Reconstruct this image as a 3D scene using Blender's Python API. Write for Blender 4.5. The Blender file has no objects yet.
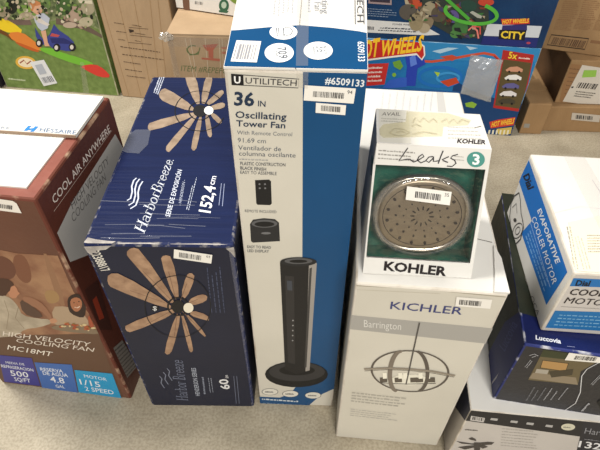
import bpy, bmesh, math, random
import numpy as np
from mathutils import Vector, Matrix
random.seed(4)

# ------------------------------------------------------------ camera, world, lights
sc = bpy.context.scene
COL = sc.collection
CAM_H, FPX, PIT, ROLL = 1.26, 518.0, math.radians(45.2), math.radians(0.37)
cd = bpy.data.cameras.new('camera'); cam = bpy.data.objects.new('camera', cd); COL.objects.link(cam)
cd.sensor_fit = 'HORIZONTAL'; cd.sensor_width = 36.0; cd.lens = 36.0 * FPX / 600.0
cd.clip_start = 0.02
fw = np.array([0, math.cos(PIT), -math.sin(PIT)]); up0 = np.array([0, math.sin(PIT), math.cos(PIT)]); rt0 = np.array([1., 0, 0])
rt = rt0 * math.cos(ROLL) + up0 * math.sin(ROLL); up = up0 * math.cos(ROLL) - rt0 * math.sin(ROLL)
CO = np.array([0, 0, CAM_H])
m = Matrix.Identity(4)
for i in range(3):
    m[i][0] = rt[i]; m[i][1] = up[i]; m[i][2] = -fw[i]; m[i][3] = CO[i]
cam.matrix_world = m
sc.camera = cam

w = bpy.data.worlds.new('warehouse_air'); sc.world = w; w.use_nodes = True
bg = w.node_tree.nodes['Background']; bg.inputs[0].default_value = (1.0, 0.97, 0.93, 1); bg.inputs[1].default_value = 0.23

def area_light(name, loc, size, energy, target, color=(1, 0.965, 0.9)):
    ld = bpy.data.lights.new(name, 'AREA'); ld.shape = 'RECTANGLE'; ld.size, ld.size_y = size
    ld.energy = energy; ld.color = color
    o = bpy.data.objects.new(name, ld); COL.objects.link(o); o.location = loc
    o.rotation_euler = (Vector(target) - Vector(loc)).to_track_quat('-Z', 'Y').to_euler()
    return o
area_light('unseen_area_light', (-1.9, 1.5, 4.2), (0.8, 0.8), 190, (-0.2, 0.9, 0.3))
area_light('unseen_area_light', (0.5, -2.6, 3.8), (1.6, 1.2), 205, (0.1, 0.9, 0.3))  # added fill light, unseen behind the camera, brightens the carton fronts

sc.view_settings.view_transform = 'Standard'; sc.view_settings.look = 'None'
sc.view_settings.gamma = 1.0; sc.view_settings.use_curve_mapping = False
sc.view_settings.exposure = 0.0

# ------------------------------------------------------------ materials
def lin(c):
    r = []
    for v in c[:3]:
        v = v / 255.0
        r.append(v / 12.92 if v <= 0.04045 else ((v + 0.055) / 1.055) ** 2.4)
    return (*r, 1.0)
MC = {}
def mat_base(name):
    mt = bpy.data.materials.new(name); mt.use_nodes = True
    nt = mt.node_tree; b = nt.nodes['Principled BSDF']
    return mt, nt, b
def ink(c, rough=0.5):
    k = ('ink', tuple(c), rough)
    if k in MC: return MC[k]
    mt, nt, b = mat_base('ink')
    b.inputs['Base Color'].default_value = lin(c); b.inputs['Roughness'].default_value = rough
    b.inputs['Specular IOR Level'].default_value = 0.35
    MC[k] = mt; return mt
def paper(name, c, c2=None, rough=0.5, scale=6.0, stretch=(1, 1, 1), bump=0.08, bscale=90.0, spec=0.35, contrast=(0.35, 0.65)):
    k = ('paper', name)
    if k in MC: return MC[k]
    mt, nt, b = mat_base(name)
    if c2 is None: c2 = tuple(max(0, v * 0.93) for v in c)
    tc = nt.nodes.new('ShaderNodeTexCoord'); mp = nt.nodes.new('ShaderNodeMapping'); mp.inputs['Scale'].default_value = stretch
    nt.links.new(tc.outputs['Object'], mp.inputs[0])
    n = nt.nodes.new('ShaderNodeTexNoise'); n.inputs['Scale'].default_value = scale; n.inputs['Detail'].default_value = 6
    nt.links.new(mp.outputs[0], n.inputs['Vector'])
    r = nt.nodes.new('ShaderNodeValToRGB'); r.color_ramp.elements[0].position = contrast[0]; r.color_ramp.elements[1].position = contrast[1]
    r.color_ramp.elements[0].color = lin(c); r.color_ramp.elements[1].color = lin(c2)
    nt.links.new(n.outputs['Fac'], r.inputs[0]); nt.links.new(r.outputs[0], b.inputs['Base Color'])
    n2 = nt.nodes.new('ShaderNodeTexNoise'); n2.inputs['Scale'].default_value = bscale; n2.inputs['Detail'].default_value = 4
    nt.links.new(mp.outputs[0], n2.inputs['Vector'])
    bp = nt.nodes.new('ShaderNodeBump'); bp.inputs['Strength'].default_value = bump; bp.inputs['Distance'].default_value = 0.01
    nt.links.new(n2.outputs['Fac'], bp.inputs['Height']); nt.links.new(bp.outputs[0], b.inputs['Normal'])
    b.inputs['Roughness'].default_value = rough; b.inputs['Specular IOR Level'].default_value = spec
    MC[k] = mt; return mt
def film(name, tint=(255, 255, 255), op=0.12, rough=0.15, gloss=0.10):
    k = ('film', name)
    if k in MC: return MC[k]
    mt = bpy.data.materials.new(name); mt.use_nodes = True; nt = mt.node_tree; nt.nodes.clear()
    out = nt.nodes.new('ShaderNodeOutputMaterial'); tr = nt.nodes.new('ShaderNodeBsdfTransparent')
    df = nt.nodes.new('ShaderNodeBsdfDiffuse'); df.inputs[0].default_value = lin(tint)
    gl = nt.nodes.new('ShaderNodeBsdfGlossy'); gl.inputs['Roughness'].default_value = rough
    tc = nt.nodes.new('ShaderNodeTexCoord'); n = nt.nodes.new('ShaderNodeTexNoise'); n.inputs['Scale'].default_value = 45; n.inputs['Detail'].default_value = 3
    nt.links.new(tc.outputs['Object'], n.inputs['Vector'])
    bp = nt.nodes.new('ShaderNodeBump'); bp.inputs['Strength'].default_value = 0.5; bp.inputs['Distance'].default_value = 0.01
    nt.links.new(n.outputs['Fac'], bp.inputs['Height']); nt.links.new(bp.outputs[0], gl.inputs['Normal'])
    a = nt.nodes.new('ShaderNodeMixShader'); a.inputs[0].default_value = op
    c = nt.nodes.new('ShaderNodeMixShader'); c.inputs[0].default_value = gloss
    nt.links.new(tr.outputs[0], a.inputs[1]); nt.links.new(df.outputs[0], a.inputs[2])
    nt.links.new(a.outputs[0], c.inputs[1]); nt.links.new(gl.outputs[0], c.inputs[2]); nt.links.new(c.outputs[0], out.inputs[0])
    MC[k] = mt; return mt
def metal(name, c, rough=0.3):
    k = ('metal', name)
    if k in MC: return MC[k]
    mt, nt, b = mat_base(name)
    b.inputs['Base Color'].default_value = lin(c); b.inputs['Metallic'].default_value = 0.85; b.inputs['Roughness'].default_value = rough
    tc = nt.nodes.new('ShaderNodeTexCoord'); n = nt.nodes.new('ShaderNodeTexNoise'); n.inputs['Scale'].default_value = 120
    nt.links.new(tc.outputs['Object'], n.inputs['Vector'])
    bp = nt.nodes.new('ShaderNodeBump'); bp.inputs['Strength'].default_value = 0.04; nt.links.new(n.outputs['Fac'], bp.inputs['Height']); nt.links.new(bp.outputs[0], b.inputs['Normal'])
    MC[k] = mt; return mt

KRAFT = paper('kraft_cardboard', (182, 155, 124), (170, 144, 114), rough=0.75, scale=4, stretch=(2.5, 2.5, 0.7), bump=0.15, bscale=30, spec=0.15)
KRAFT_D = paper('dark_kraft_cardboard', (164, 132, 95), (150, 119, 84), rough=0.75, scale=4, stretch=(2.5, 2.5, 0.8), bump=0.15, bscale=30, spec=0.15)
KRAFT_DD = paper('old_and_shaded_kraft', (112, 84, 60), (84, 62, 44), rough=0.8, scale=6, spec=0.1)
WORN = paper('worn_paper_edge', (218, 211, 199), (172, 158, 140), rough=0.8, scale=16, contrast=(0.48, 0.75), spec=0.1)
WORN_NAVY = paper('worn_navy_edge', (34, 42, 78), (150, 146, 142), rough=0.7, scale=70, contrast=(0.53, 0.72), spec=0.2)
WORN_BROWN = paper('worn_brown_edge', (104, 58, 46), (180, 150, 125), rough=0.7, scale=26, contrast=(0.52, 0.68), spec=0.2)
NAVY_TOP = paper('navy_print_under_film', (24, 35, 74), (21, 31, 67), rough=0.28, scale=4, stretch=(1.5, 22, 1), bump=0.10, bscale=7, spec=0.4)
NAVY_FRONT = paper('dark_navy_print', (25, 30, 52), (22, 26, 46), rough=0.45, scale=5, bump=0.06, bscale=14)
NAVY_SIDE = paper('navy_side_print', (22, 26, 46), (34, 38, 60), rough=0.45, scale=8)
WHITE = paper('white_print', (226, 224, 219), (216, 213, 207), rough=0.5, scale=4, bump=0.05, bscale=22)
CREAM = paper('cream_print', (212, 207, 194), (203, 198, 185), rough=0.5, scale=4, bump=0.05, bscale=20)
GREYW = paper('greyish_white_print', (200, 194, 188), (188, 182, 176), rough=0.5, scale=5, bump=0.06, bscale=22)
BLUE_T = paper('tower_blue_print', (0, 74, 124), (0, 68, 114), rough=0.35, scale=4, bump=0.04, bscale=16)
BROWN = paper('brown_print', (96, 52, 42), (84, 46, 36), rough=0.45, scale=5)
BROWN_T = paper('russet_print', (146, 86, 72), (128, 72, 60), rough=0.5, scale=9)
CHAR = paper('charcoal_print', (44, 43, 46), (38, 37, 41), rough=0.4, scale=6)
TAPE = film('clear_tape', (235, 228, 215), 0.09, 0.15, 0.08)
TAPE_Y = film('yellowed_tape', (222, 210, 150), 0.30, 0.25, 0.05)
PLASTIC = film('clear_plastic', (225, 230, 235), 0.0, 0.05, 0.045)
BAG = film('cloudy_plastic_bag', (215, 220, 225), 0.34, 0.2, 0.16)

# ------------------------------------------------------------ helpers
def mesh_obj(name, verts, faces, mats, idx=None, parent=None, smooth=False):
    me = bpy.data.meshes.new(name); me.from_pydata([tuple(v) for v in verts], [], faces)
    for mt in mats: me.materials.append(mt)
    if idx is not None: me.polygons.foreach_set('material_index', idx)
    if smooth: me.polygons.foreach_set('use_smooth', [True] * len(me.polygons))
    me.update()
    o = bpy.data.objects.new(name, me); COL.objects.link(o)
    if parent is not None: o.parent = parent
    return o
def tag(o, label, cat, group=None):
    o['label'] = label; o['category'] = cat
    if group: o['group'] = group
def ray(x, y): return fw + rt * (x - 300) / FPX - up * (y - 225) / FPX

FACES = {'front': ('lfo', 'rfo', 'rft', 'lft'), 'back': ('rbo', 'lbo', 'lbt', 'rbt'), 'left': ('lbo', 'lfo', 'lft', 'lbt'),
         'right': ('rfo', 'rbo', 'rbt', 'rft'), 'top': ('lft', 'rft', 'rbt', 'lbt'), 'bottom': ('lbo', 'rbo', 'rfo', 'lfo')}
class Carton:
    """a carton: an Empty at the middle of its front bottom edge, local x right, y away, z up"""
    def __init__(s, name, label, cat, loc, yaw, size, mats, edge=WORN, bevel=0.004, warp=None, group=None, body=True):
        s.name = name; s.w, s.d, s.h = size; s.yaw = math.radians(yaw); s.loc = np.array(loc, float)
        s.root = bpy.data.objects.new(name, None); COL.objects.link(s.root)
        s.root.location = loc; s.root.rotation_euler = (0, 0, s.yaw); s.root.empty_display_size = 0.05
        tag(s.root, label, cat, group)
        s.R = np.array([[math.cos(s.yaw), -math.sin(s.yaw), 0], [math.sin(s.yaw), math.cos(s.yaw), 0], [0, 0, 1.]])
        s.c = {}
        for a in 'lr':
            for b in 'fb':
                for t in 'to':
                    p = np.array([-s.w / 2 if a == 'l' else s.w / 2, 0 if b == 'f' else s.d, s.h if t == 't' else 0.0])
                    if warp and a + b + t in warp: p = p + np.array(warp[a + b + t])
                    s.c[a + b + t] = p
        s.off = {}
        s.bev = bevel
        if body: s.body(mats, edge, bevel)
    def body(s, mats, edge, bevel):
        bm = bmesh.new(); keys = list(s.c); vs = {k: bm.verts.new(tuple(s.c[k])) for k in keys}
        ml = [edge]; nrm = {}
        for f, ks in FACES.items():
            bm.faces.new([vs[k] for k in ks])
            mt = mats.get(f, mats['*'])
            if mt not in ml: ml.append(mt)
            nrm[f] = (s.normal(f), ml.index(mt))
        bmesh.ops.bevel(bm, geom=list(bm.edges), offset=bevel, segments=2, affect='EDGES', profile=0.5)
        bm.normal_update()
        for f in bm.faces:
            f.material_index = 0
            big = f.calc_area() > 30 * bevel * bevel
            for n, i in nrm.values():
                if np.dot(n, np.array(f.normal)) > 0.995 and big: f.material_index = i
        me = bpy.data.meshes.new('body'); bm.to_mesh(me); bm.free()
        for mt in ml: me.materials.append(mt)
        o = bpy.data.objects.new('body', me); COL.objects.link(o); o.parent = s.root
        s.body_obj = o
    def normal(s, f):
        a, b, c, d = [s.c[k] for k in FACES[f]]
        n = np.cross(c - a, d - b); return n / np.linalg.norm(n)
    def frame(s, f):
        a, b, c, d = [s.c[k] for k in FACES[f]]
        n = s.normal(f); o = (a + b + c + d) / 4 + n * s.off.get(f, 0)
        ex = (b - a) / np.linalg.norm(b - a); ey = np.cross(n, ex)
        return o, ex, ey, n, [a, b, c, d]
    def hit(s, f, x, y):
        o, ex, ey, n, q = s.frame(f)
        C = s.R.T @ (CO - s.loc); D = s.R.T @ ray(x, y)
        t = np.dot(o - C, n) / np.dot(D, n); P = C + D * t
        return np.array([np.dot(P - o, ex), np.dot(P - o, ey)])
    def px(s, f, x, y):            # metres per pixel there
        o, ex, ey, n, q = s.frame(f); u = s.hit(f, x, y); P = o + ex * u[0] + ey * u[1]
        return np.dot(s.R @ P + s.loc - CO, fw) / FPX
    def slab(s, name, f, uv, th, mt, lift=0.0, parent=None):
        """a thin board on a face, uv in 0..1 of the face"""
        a, b, c, d = [s.c[k] for k in FACES[f]]; n = s.normal(f)
        def P(u, v): return (a * (1 - u) + b * u) * (1 - v) + (d * (1 - u) + c * u) * v
        vs = [P(u, v) + n * (lift + (0.0 if k == 0 else th)) for k in (0, 1) for u, v in uv]
        k = len(uv)
        fs = [list(range(k))[::-1], list(range(k, 2 * k))] + [[i, (i + 1) % k, k + (i + 1) % k, k + i] for i in range(k)]
        return mesh_obj(name, vs, fs, [mt], parent=parent or s.root)

def clip(poly, quad):
    out = [np.array(p) for p in poly]; n = len(quad)
    ar = sum(quad[i][0] * quad[(i + 1) % n][1] - quad[(i + 1) % n][0] * quad[i][1] for i in range(n))
    sg = 1 if ar > 0 else -1
    for i in range(n):
        a, b = quad[i], quad[(i + 1) % n]; e = b - a; nn = np.array([-e[1], e[0]]) * sg
        src, out = out, []
        for j in range(len(src)):
            p, q = src[j], src[(j + 1) % len(src)]
            dp, dq = np.dot(p - a, nn), np.dot(q - a, nn)
            if dp >= 0: out.append(p)
            if (dp >= 0) != (dq >= 0): out.append(p + (q - p) * dp / (dp - dq))
        if len(out) < 3: return []
    return out

TXT = {}
def text_mesh(t, bold):
    k = (t, bold)
    if k in TXT: return TXT[k]
    cu = bpy.data.curves.new('t', 'FONT'); cu.body = t; cu.offset = bold; cu.resolution_u = 2; cu.fill_mode = 'BOTH'
    ob = bpy.data.objects.new('t', cu); me = ob.to_mesh()
    v = np.array([tuple(q.co) for q in me.vertices]); f = [tuple(p.vertices) for p in me.polygons]
    ob.to_mesh_clear(); bpy.data.objects.remove(ob); bpy.data.curves.remove(cu)
    TXT[k] = (v, f); return TXT[k]
CAP = text_mesh('H', 0.0)[0][:, 1].max()

def serif_word(word):
    def bowl(cx, cy, rx, ry, a0, a1, n=12): return [(cx + rx * math.cos(math.radians(a0 + (a1 - a0) * i / n)), cy + ry * math.sin(math.radians(a0 + (a1 - a0) * i / n))) for i in range(n + 1)]
    T, N, X = 0.115, 0.05, 0.62
    def sf(x, y, w=0.24): return ([(x - w / 2, y), (x + w / 2, y)], 0.045)
    G = {'H': ([([(0.15, 0), (0.15, 1)], T), ([(0.63, 0), (0.63, 1)], T), ([(0.15, 0.52), (0.63, 0.52)], N), sf(0.15, 0.02), sf(0.15, 0.98), sf(0.63, 0.02), sf(0.63, 0.98)], 0.80),
         'a': ([(bowl(0.22, 0.46, 0.17, 0.15, 160, 0, 10) + [(0.39, 0.10), (0.46, 0.02)], 0.085), (bowl(0.22, 0.18, 0.17, 0.17, 60, 330, 14), 0.075)], 0.50),
         'r': ([([(0.14, 0), (0.14, X)], 0.10), (bowl(0.27, 0.44, 0.13, 0.15, 170, 40, 8), 0.07), sf(0.14, 0.02, 0.22)], 0.42),
         'b': ([([(0.13, 0), (0.13, 1)], 0.10), (bowl(0.27, 0.31, 0.17, 0.30, 150, -150, 16), 0.08), sf(0.08, 0.98, 0.14)], 0.52),
         'o': ([(bowl(0.26, 0.31, 0.19, 0.29, 0, 360, 18), 0.085)], 0.52),
         'B': ([([(0.15, 0), (0.15, 1)], T), ([(0.04, 0.98), (0.30, 0.98)] + bowl(0.30, 0.76, 0.19, 0.22, 90, -90, 10) + [(0.15, 0.54)], 0.075), ([(0.15, 0.54), (0.32, 0.54)] + bowl(0.32, 0.28, 0.22, 0.26, 90, -90, 10) + [(0.04, 0.02)], 0.085)], 0.62),
         'e': ([([(0.08, 0.34), (0.43, 0.34)] + bowl(0.26, 0.31, 0.18, 0.29, 8, 325, 18), 0.075)], 0.48),
         'z': ([([(0.07, 0.50), (0.08, 0.59), (0.40, 0.59)], 0.06), ([(0.39, 0.60), (0.07, 0.02)], 0.085), ([(0.07, 0.02), (0.41, 0.02), (0.43, 0.14)], 0.06)], 0.48),
         '.': ([([(0.08, 0.02), (0.08, 0.08)], 0.07)], 0.16), ' ': ([], 0.25)}
    x, out = 0.0, []
    for ch in word:
        st, adv = G[ch]
        for pts, wd in st: out.append(([(px_ + x, py_) for px_, py_ in pts], wd))
        x += adv
    return out, x

def grow(pts, k):
    c = np.mean(np.array(pts, float), axis=0); return [tuple(c + (np.array(p) - c) * k) for p in pts]

class Print:
    """flat print, stickers or tape lying on one face of a carton"""
    def __init__(s, box, face, name, layer=0, parent=None, inset=0.0035):
        s.b, s.f, s.name, s.parent = box, face, name, parent
        s.o, s.ex, s.ey, s.n, q = box.frame(face)
        q2 = [np.array([np.dot(p - s.o, s.ex), np.dot(p - s.o, s.ey)]) for p in q]; c = sum(q2) / 4
        s.q = [p + (c - p) / np.linalg.norm(c - p) * inset * 1.41 for p in q2]
        s.z = 0.0004 + 0.0004 * layer; s.V, s.F, s.I, s.M = [], [], [], []
    def _mi(s, c):
        mt = c if isinstance(c, bpy.types.Material) else ink(c)
        if mt not in s.M: s.M.append(mt)
        return s.M.index(mt)
    def h(s, p): return s.b.hit(s.f, p[0], p[1])
    def raw(s, pts, c, do_clip=True):
        if do_clip: pts = clip(pts, s.q)
        if len(pts) < 3: return
        k = len(s.V)
        for p in pts: s.V.append(s.o + s.ex * p[0] + s.ey * p[1] + s.n * s.z)
        s.F.append(list(range(k, k + len(pts)))); s.I.append(s._mi(c))
    def poly(s, pts, c, sm=0):
        pts = [np.array(p, float) for p in pts]
        for _ in range(sm): pts = [q for i in range(len(pts)) for q in (pts[i] * 0.75 + pts[(i + 1) % len(pts)] * 0.25, pts[i] * 0.25 + pts[(i + 1) % len(pts)] * 0.75)]
        s.raw([s.h(p) for p in pts], c); s.z += 4e-5; return s
    def piece(s, name, fn):
        keep = (s.V, s.F, s.I, s.M); s.V, s.F, s.I, s.M = [], [], [], []
        fn(); ob = mesh_obj(name, s.V, s.F, s.M, s.I, parent=s.parent or s.b.root) if s.F else None
        s.V, s.F, s.I, s.M = keep; s.z += 4e-5; return ob
    def strokes(s, word, bl, br, tl, c):
        st, total = serif_word(word); g = s.pg(bl, br, tl)
        def fn():
            for pts, wd in st:
                P = [np.array(q, float) for q in pts]; n = len(P)
                for i in range(n - 1):
                    t = P[i + 1] - P[i]; L = np.linalg.norm(t) + 1e-9; nn = np.array([-t[1], t[0]]) / L * wd / 2; e = t / L * 0.01
                    a, b = P[i] - e, P[i + 1] + e
                    s.raw([g((q[0]) / total, q[1]) for q in (a + nn, b + nn, b - nn, a - nn)], c)
        s.piece('lettering', fn); return s
    def ell(s, cx, cy, rx, ry, c, rot=0, n=22):
        a = math.radians(rot)
        return s.poly([(cx + rx * math.cos(t) * math.cos(a) - ry * math.sin(t) * math.sin(a), cy + rx * math.cos(t) * math.sin(a) + ry * math.sin(t) * math.cos(a))
                       for t in [2 * math.pi * i / n for i in range(n)]], c)
    def line(s, pts, wpx, c, closed=False):
        P = [s.h(p) for p in pts]; hw = wpx * s.b.px(s.f, *pts[0]) / 2
        n = len(P); L, R = [], []
        for i in range(n):
            a = P[(i - 1) % n] if (closed or i) else P[i]; b = P[(i + 1) % n] if (closed or i < n - 1) else P[i]
            t = b - a; t = t / (np.linalg.norm(t) + 1e-9); nn = np.array([-t[1], t[0]]) * hw
            L.append(P[i] + nn); R.append(P[i] - nn)
        for i in range(n if closed else n - 1):
            j = (i + 1) % n; s.raw([L[i], L[j], R[j], R[i]], c)
        s.z += 4e-5; return s
    def arc(s, cx, cy, rx, ry, wpx, c, a0=0, a1=360, rot=0, n=28):
        r = math.radians(rot); pts = []
        for i in range(n + 1):
            t = math.radians(a0 + (a1 - a0) * i / n)
            pts.append((cx + rx * math.cos(t) * math.cos(r) - ry * math.sin(t) * math.sin(r), cy + rx * math.cos(t) * math.sin(r) + ry * math.sin(t) * math.cos(r)))
        return s.line(pts, wpx, c)
    def pg(s, bl, br, tl):
        A, B, T = s.h(bl), s.h(br), s.h(tl)
        return lambda u, v: A + (B - A) * u + (T - A) * v
    def rect(s, g, u0, v0, u1, v1, c): s.raw([g(u0, v0), g(u1, v0), g(u1, v1), g(u0, v1)], c)
    def quad(s, bl, br, tl, c): g = s.pg(bl, br, tl); s.rect(g, 0, 0, 1, 1, c); s.z += 4e-5; return s
    def text(s, t, bl, br, tl, c, bold=0.0):
        if 'M' in t: bold = 0.0
        v, f = text_mesh(t, bold); g = s.pg(bl, br, tl); x0, x1 = v[:, 0].min(), v[:, 0].max()
        def fn():
            mi = s._mi(c)
            for q in v:
                p = g((q[0] - x0) / (x1 - x0), q[1] / CAP); s.V.append(s.o + s.ex * p[0] + s.ey * p[1] + s.n * s.z)
            for q in f: s.F.append(list(q)); s.I.append(mi)
        s.piece('lettering', fn); return s
    def dash(s, bl, br, tl, rows, c, fill=0.5, ragged=0.3):
        g = s.pg(bl, br, tl)
        def fn():
            for r in range(rows):
                v0 = 1 - (r + 0.25 + fill) / rows; v1 = 1 - (r + 0.25) / rows; u = 0.0; end = 1 - random.random() * ragged
                while u < end:
                    l = random.uniform(0.03, 0.10); k = random.uniform(0.6, 1.0); s.rect(g, u, v0, min(u + l, 1), v0 + (v1 - v0) * k, c); u += l + 0.02
        ob = s.piece('fine_print', fn)
        if ob: ob['kind'] = 'stuff'
        return s
    def bars(s, bl, br, tl, n, c):
        g = s.pg(bl, br, tl); u = 0.0
        while u < 1:
            l = random.choice((0.35, 0.35, 0.7, 1.0)) / n; s.rect(g, u, 0, min(1, u + l), 1, c); u += l + random.choice((0.4, 0.4, 0.8)) / n
        s.z += 4e-5; return s
    def done(s, smooth=False):
        if not s.F: return None
        ob = mesh_obj(s.name, s.V, s.F, s.M, s.I, parent=s.parent or s.b.root)
        if s.name in ('small_print', 'product_print', 'label_print'): ob['kind'] = 'stuff'
        return ob
def crop(x0, y0, k): return lambda *pts: [(x0 + x / k, y0 + y / k) for x, y in pts]
def sticker(box, face, bl, br, tl, layer=3, code=None, barbox=(0.14, 0.2, 0.72, 0.75), n=24, name='price_sticker', paper_c=(238, 234, 226), bar_c=(60, 58, 58)):
    p = Print(box, face, name, layer); p.quad(bl, br, tl, paper_c); st = p.done()
    p2 = Print(box, face, 'barcode', layer + 1, parent=st); g0 = p2.pg(bl, br, tl)
    bl, br, tl = np.array(bl), np.array(br), np.array(tl); e1, e2 = br - bl, tl - bl
    def at(u, v): return tuple(bl + e1 * u + e2 * v)
    u0, v0, u1, v1 = barbox
    p2.bars(at(u0, v0), at(u1, v0), at(u0, v1), n, bar_c)
    if code: p2.text(code, at(0.86, 0.62), at(0.96, 0.62), at(0.86, 0.86), (60, 58, 58))
    p2.done(); return st

# ------------------------------------------------------------ floor
def concrete():
    mt, nt, b = mat_base('concrete')
    tc = nt.nodes.new('ShaderNodeTexCoord')
    n = nt.nodes.new('ShaderNodeTexNoise'); n.inputs['Scale'].default_value = 7; n.inputs['Detail'].default_value = 8
    n2 = nt.nodes.new('ShaderNodeTexNoise'); n2.inputs['Scale'].default_value = 160; n2.inputs['Detail'].default_value = 3
    for q in (n, n2): nt.links.new(tc.outputs['Object'], q.inputs['Vector'])
    r = nt.nodes.new('ShaderNodeValToRGB'); r.color_ramp.elements[0].position = 0.32; r.color_ramp.elements[1].position = 0.7
    r.color_ramp.elements[0].color = lin((160, 150, 130)); r.color_ramp.elements[1].color = lin((188, 178, 157))
    r2 = nt.nodes.new('ShaderNodeValToRGB'); r2.color_ramp.elements[0].position = 0.36; r2.color_ramp.elements[1].position = 0.6
    r2.color_ramp.elements[0].color = (0.72, 0.7, 0.68, 1); r2.color_ramp.elements[1].color = (1, 1, 1, 1)
    mx = nt.nodes.new('ShaderNodeMix'); mx.data_type = 'RGBA'; mx.blend_type = 'MULTIPLY'; mx.inputs[0].default_value = 0.8
    nt.links.new(n.outputs['Fac'], r.inputs[0]); nt.links.new(n2.outputs['Fac'], r2.inputs[0])
    nt.links.new(r.outputs[0], mx.inputs[6]); nt.links.new(r2.outputs[0], mx.inputs[7]); nt.links.new(mx.outputs[2], b.inputs['Base Color'])
    b.inputs['Roughness'].default_value = 0.55; b.inputs['Specular IOR Level'].default_value = 0.3
    bp = nt.nodes.new('ShaderNodeBump'); bp.inputs['Strength'].default_value = 0.1; bp.inputs['Distance'].default_value = 0.01
    nt.links.new(n2.outputs['Fac'], bp.inputs['Height']); nt.links.new(bp.outputs[0], b.inputs['Normal'])
    return mt
fl = mesh_obj('floor', [(-5, -4, -0.05), (5, -4, -0.05), (5, 7, -0.05), (-5, 7, -0.05), (-5, -4, 0), (5, -4, 0), (5, 7, 0), (-5, 7, 0)],
              [(3, 2, 1, 0), (4, 5, 6, 7), (0, 1, 5, 4), (1, 2, 6, 5), (2, 3, 7, 6), (3, 0, 4, 7)], [concrete()])
fl['kind'] = 'structure'; fl['label'] = 'bare grey-beige concrete warehouse floor'

WH = (240, 240, 238); BK = (22, 22, 24); BLADE = paper('printed_driftwood', (176, 142, 114), (146, 114, 90), rough=0.4, scale=45, contrast=(0.35, 0.65)); BLADE2 = (128, 98, 78); BLADE_T = paper('printed_pale_driftwood', (168, 147, 126), (140, 120, 101), rough=0.35, scale=45, contrast=(0.35, 0.65))

# ------------------------------------------------------------ ceiling fan carton, navy
hb = Carton('ceiling_fan_box', 'big navy ceiling fan box with fan blades pictured on top and front', 'box',
            (-0.243, 0.599, 0), -0.4, (0.260, 0.565, 0.607), {'*': NAVY_SIDE, 'top': NAVY_TOP, 'front': NAVY_FRONT}, edge=WORN_NAVY, bevel=0.006)
K = crop(80, 70, 2.5); p = Print(hb, 'top', 'fan_picture', 0)
for pts in ([(280,90),(218,48),(205,53),(200,66),(212,80),(275,102)], [(278,106),(180,130),(174,142),(180,152),(280,118)], [(280,118),(220,185),(218,198),(228,202),(290,122)],
            [(296,122),(278,190),(285,200),(293,190),(305,122)], [(313,118),(318,160),(326,168),(330,158),(322,116)], [(328,108),(330,118),(348,135),(355,128),(340,112)],
            [(326,92),(328,100),(358,96),(362,86),(352,82)], [(316,82),(325,88),(358,62),(356,52),(345,55)], [(303,78),(315,82),(330,30),(328,20),(314,18)], [(288,82),(300,80),(290,18),(272,15),(263,22)]):
    p.poly(grow(K(*pts), 1.13), BLADE_T, 1)
c = K((300, 103))[0]; p.arc(c[0], c[1], 25, 20, 1.1, (26, 26, 32), 20, 330); p.arc(c[0], c[1], 11, 9, 1.4, (26, 26, 30)); p.ell(c[0], c[1], 7, 6, (28, 27, 30)); c = K((322, 102))[0]; p.ell(c[0], c[1], 4.6, 4.2, (246, 244, 238))
p.done()
p = Print(hb, 'top', 'item_number', 0); p.dash(*K((196, 62), (212, 18), (182, 56)), 3, (200, 206, 220), fill=0.6, ragged=0.05); p.done()
K = crop(90, 140, 4.093); p = Print(hb, 'top', 'wave_logo', 0)
for pts in ([(152,248),(166,240),(173,212),(171,190),(179,166),(190,156)], [(158,268),(178,256),(186,226),(184,202),(191,176),(203,160)], [(165,282),(188,268),(198,240),(197,215),(203,190),(216,170)]):
    p.line(K(*pts), 1.5, (205, 212, 226))
p.done()
p = Print(hb, 'top', 'brand_lettering', 0)
p.strokes('HarborBreeze.', *K((222, 385), (344, 82), (180, 364)), (214, 220, 230))
p.text('SERIE DE EXPOSICI\u00d3N', *K((327, 316), (377, 124), (308, 312)), (214, 220, 232), 0.012)
p.text('- HENDERSON -', *K((372, 270), (391, 165), (361, 267)), (178, 186, 206))
p.dash(*K((408, 288), (440, 155), (392, 284)), 2, (190, 198, 214), fill=0.4)
p.text('152,4', *K((492, 300), (514, 192), (446, 293)), (236, 238, 242), 0.02); p.text('cm', *K((508, 186), (518, 150), (484, 181)), (226, 228, 236), 0.01)
p.line(K((528, 268), (538, 178)), 0.6, (150, 160, 190)); p.line(K((542, 272), (550, 180)), 0.6, (150, 160, 190)); p.done()
p = Print(hb, 'top', 'clear_tape_patch', 2); p.poly([(119,150),(126,137),(136,130),(151,130),(148,145),(139,154),(127,153)], film('crinkled_patch', (190, 196, 212), 0.13, 0.12, 0.14)); p.done()
FW = film('film_wrinkle_glint', (225, 230, 240), 0.13, 0.2, 0.06)  # pale streaks paint the reflections along wrinkles of the stretch film
for i in range(12):
    x0 = random.uniform(95, 175); l = random.uniform(25, 60); y = random.uniform(196, 240); p = Print(hb, 'top', 'film_wrinkle_glint', 3)
    p.line([(x0, y), (x0 + l * 0.5, y + random.uniform(-0.5, 1.5)), (min(x0 + l, 232), y + random.uniform(0, 3))], random.uniform(0.4, 1.0), FW); p.done()
SC = paper('scuffed_board', (196, 190, 182), (150, 144, 140), rough=0.8, scale=40)
for f, pts in (('top', [(84,243),(88,238),(96,240),(108,241.5),(116,242),(112,244),(98,246)]), ('front', [(84,246),(112,245),(106,249),(96,250),(98,253),(92,252),(94,256),(88,252)]), ('top', [(118,243.4),(150,243.2),(160,244.6),(120,246)]), ('top', [(170,244.4),(205,244),(228,245),(180,247)]), ('front', [(226,248),(236,246),(236,258),(231,252)])):
    p = Print(hb, f, 'scuffed_edge', 3, inset=0.0); p.poly(pts, SC); p.done()
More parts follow.
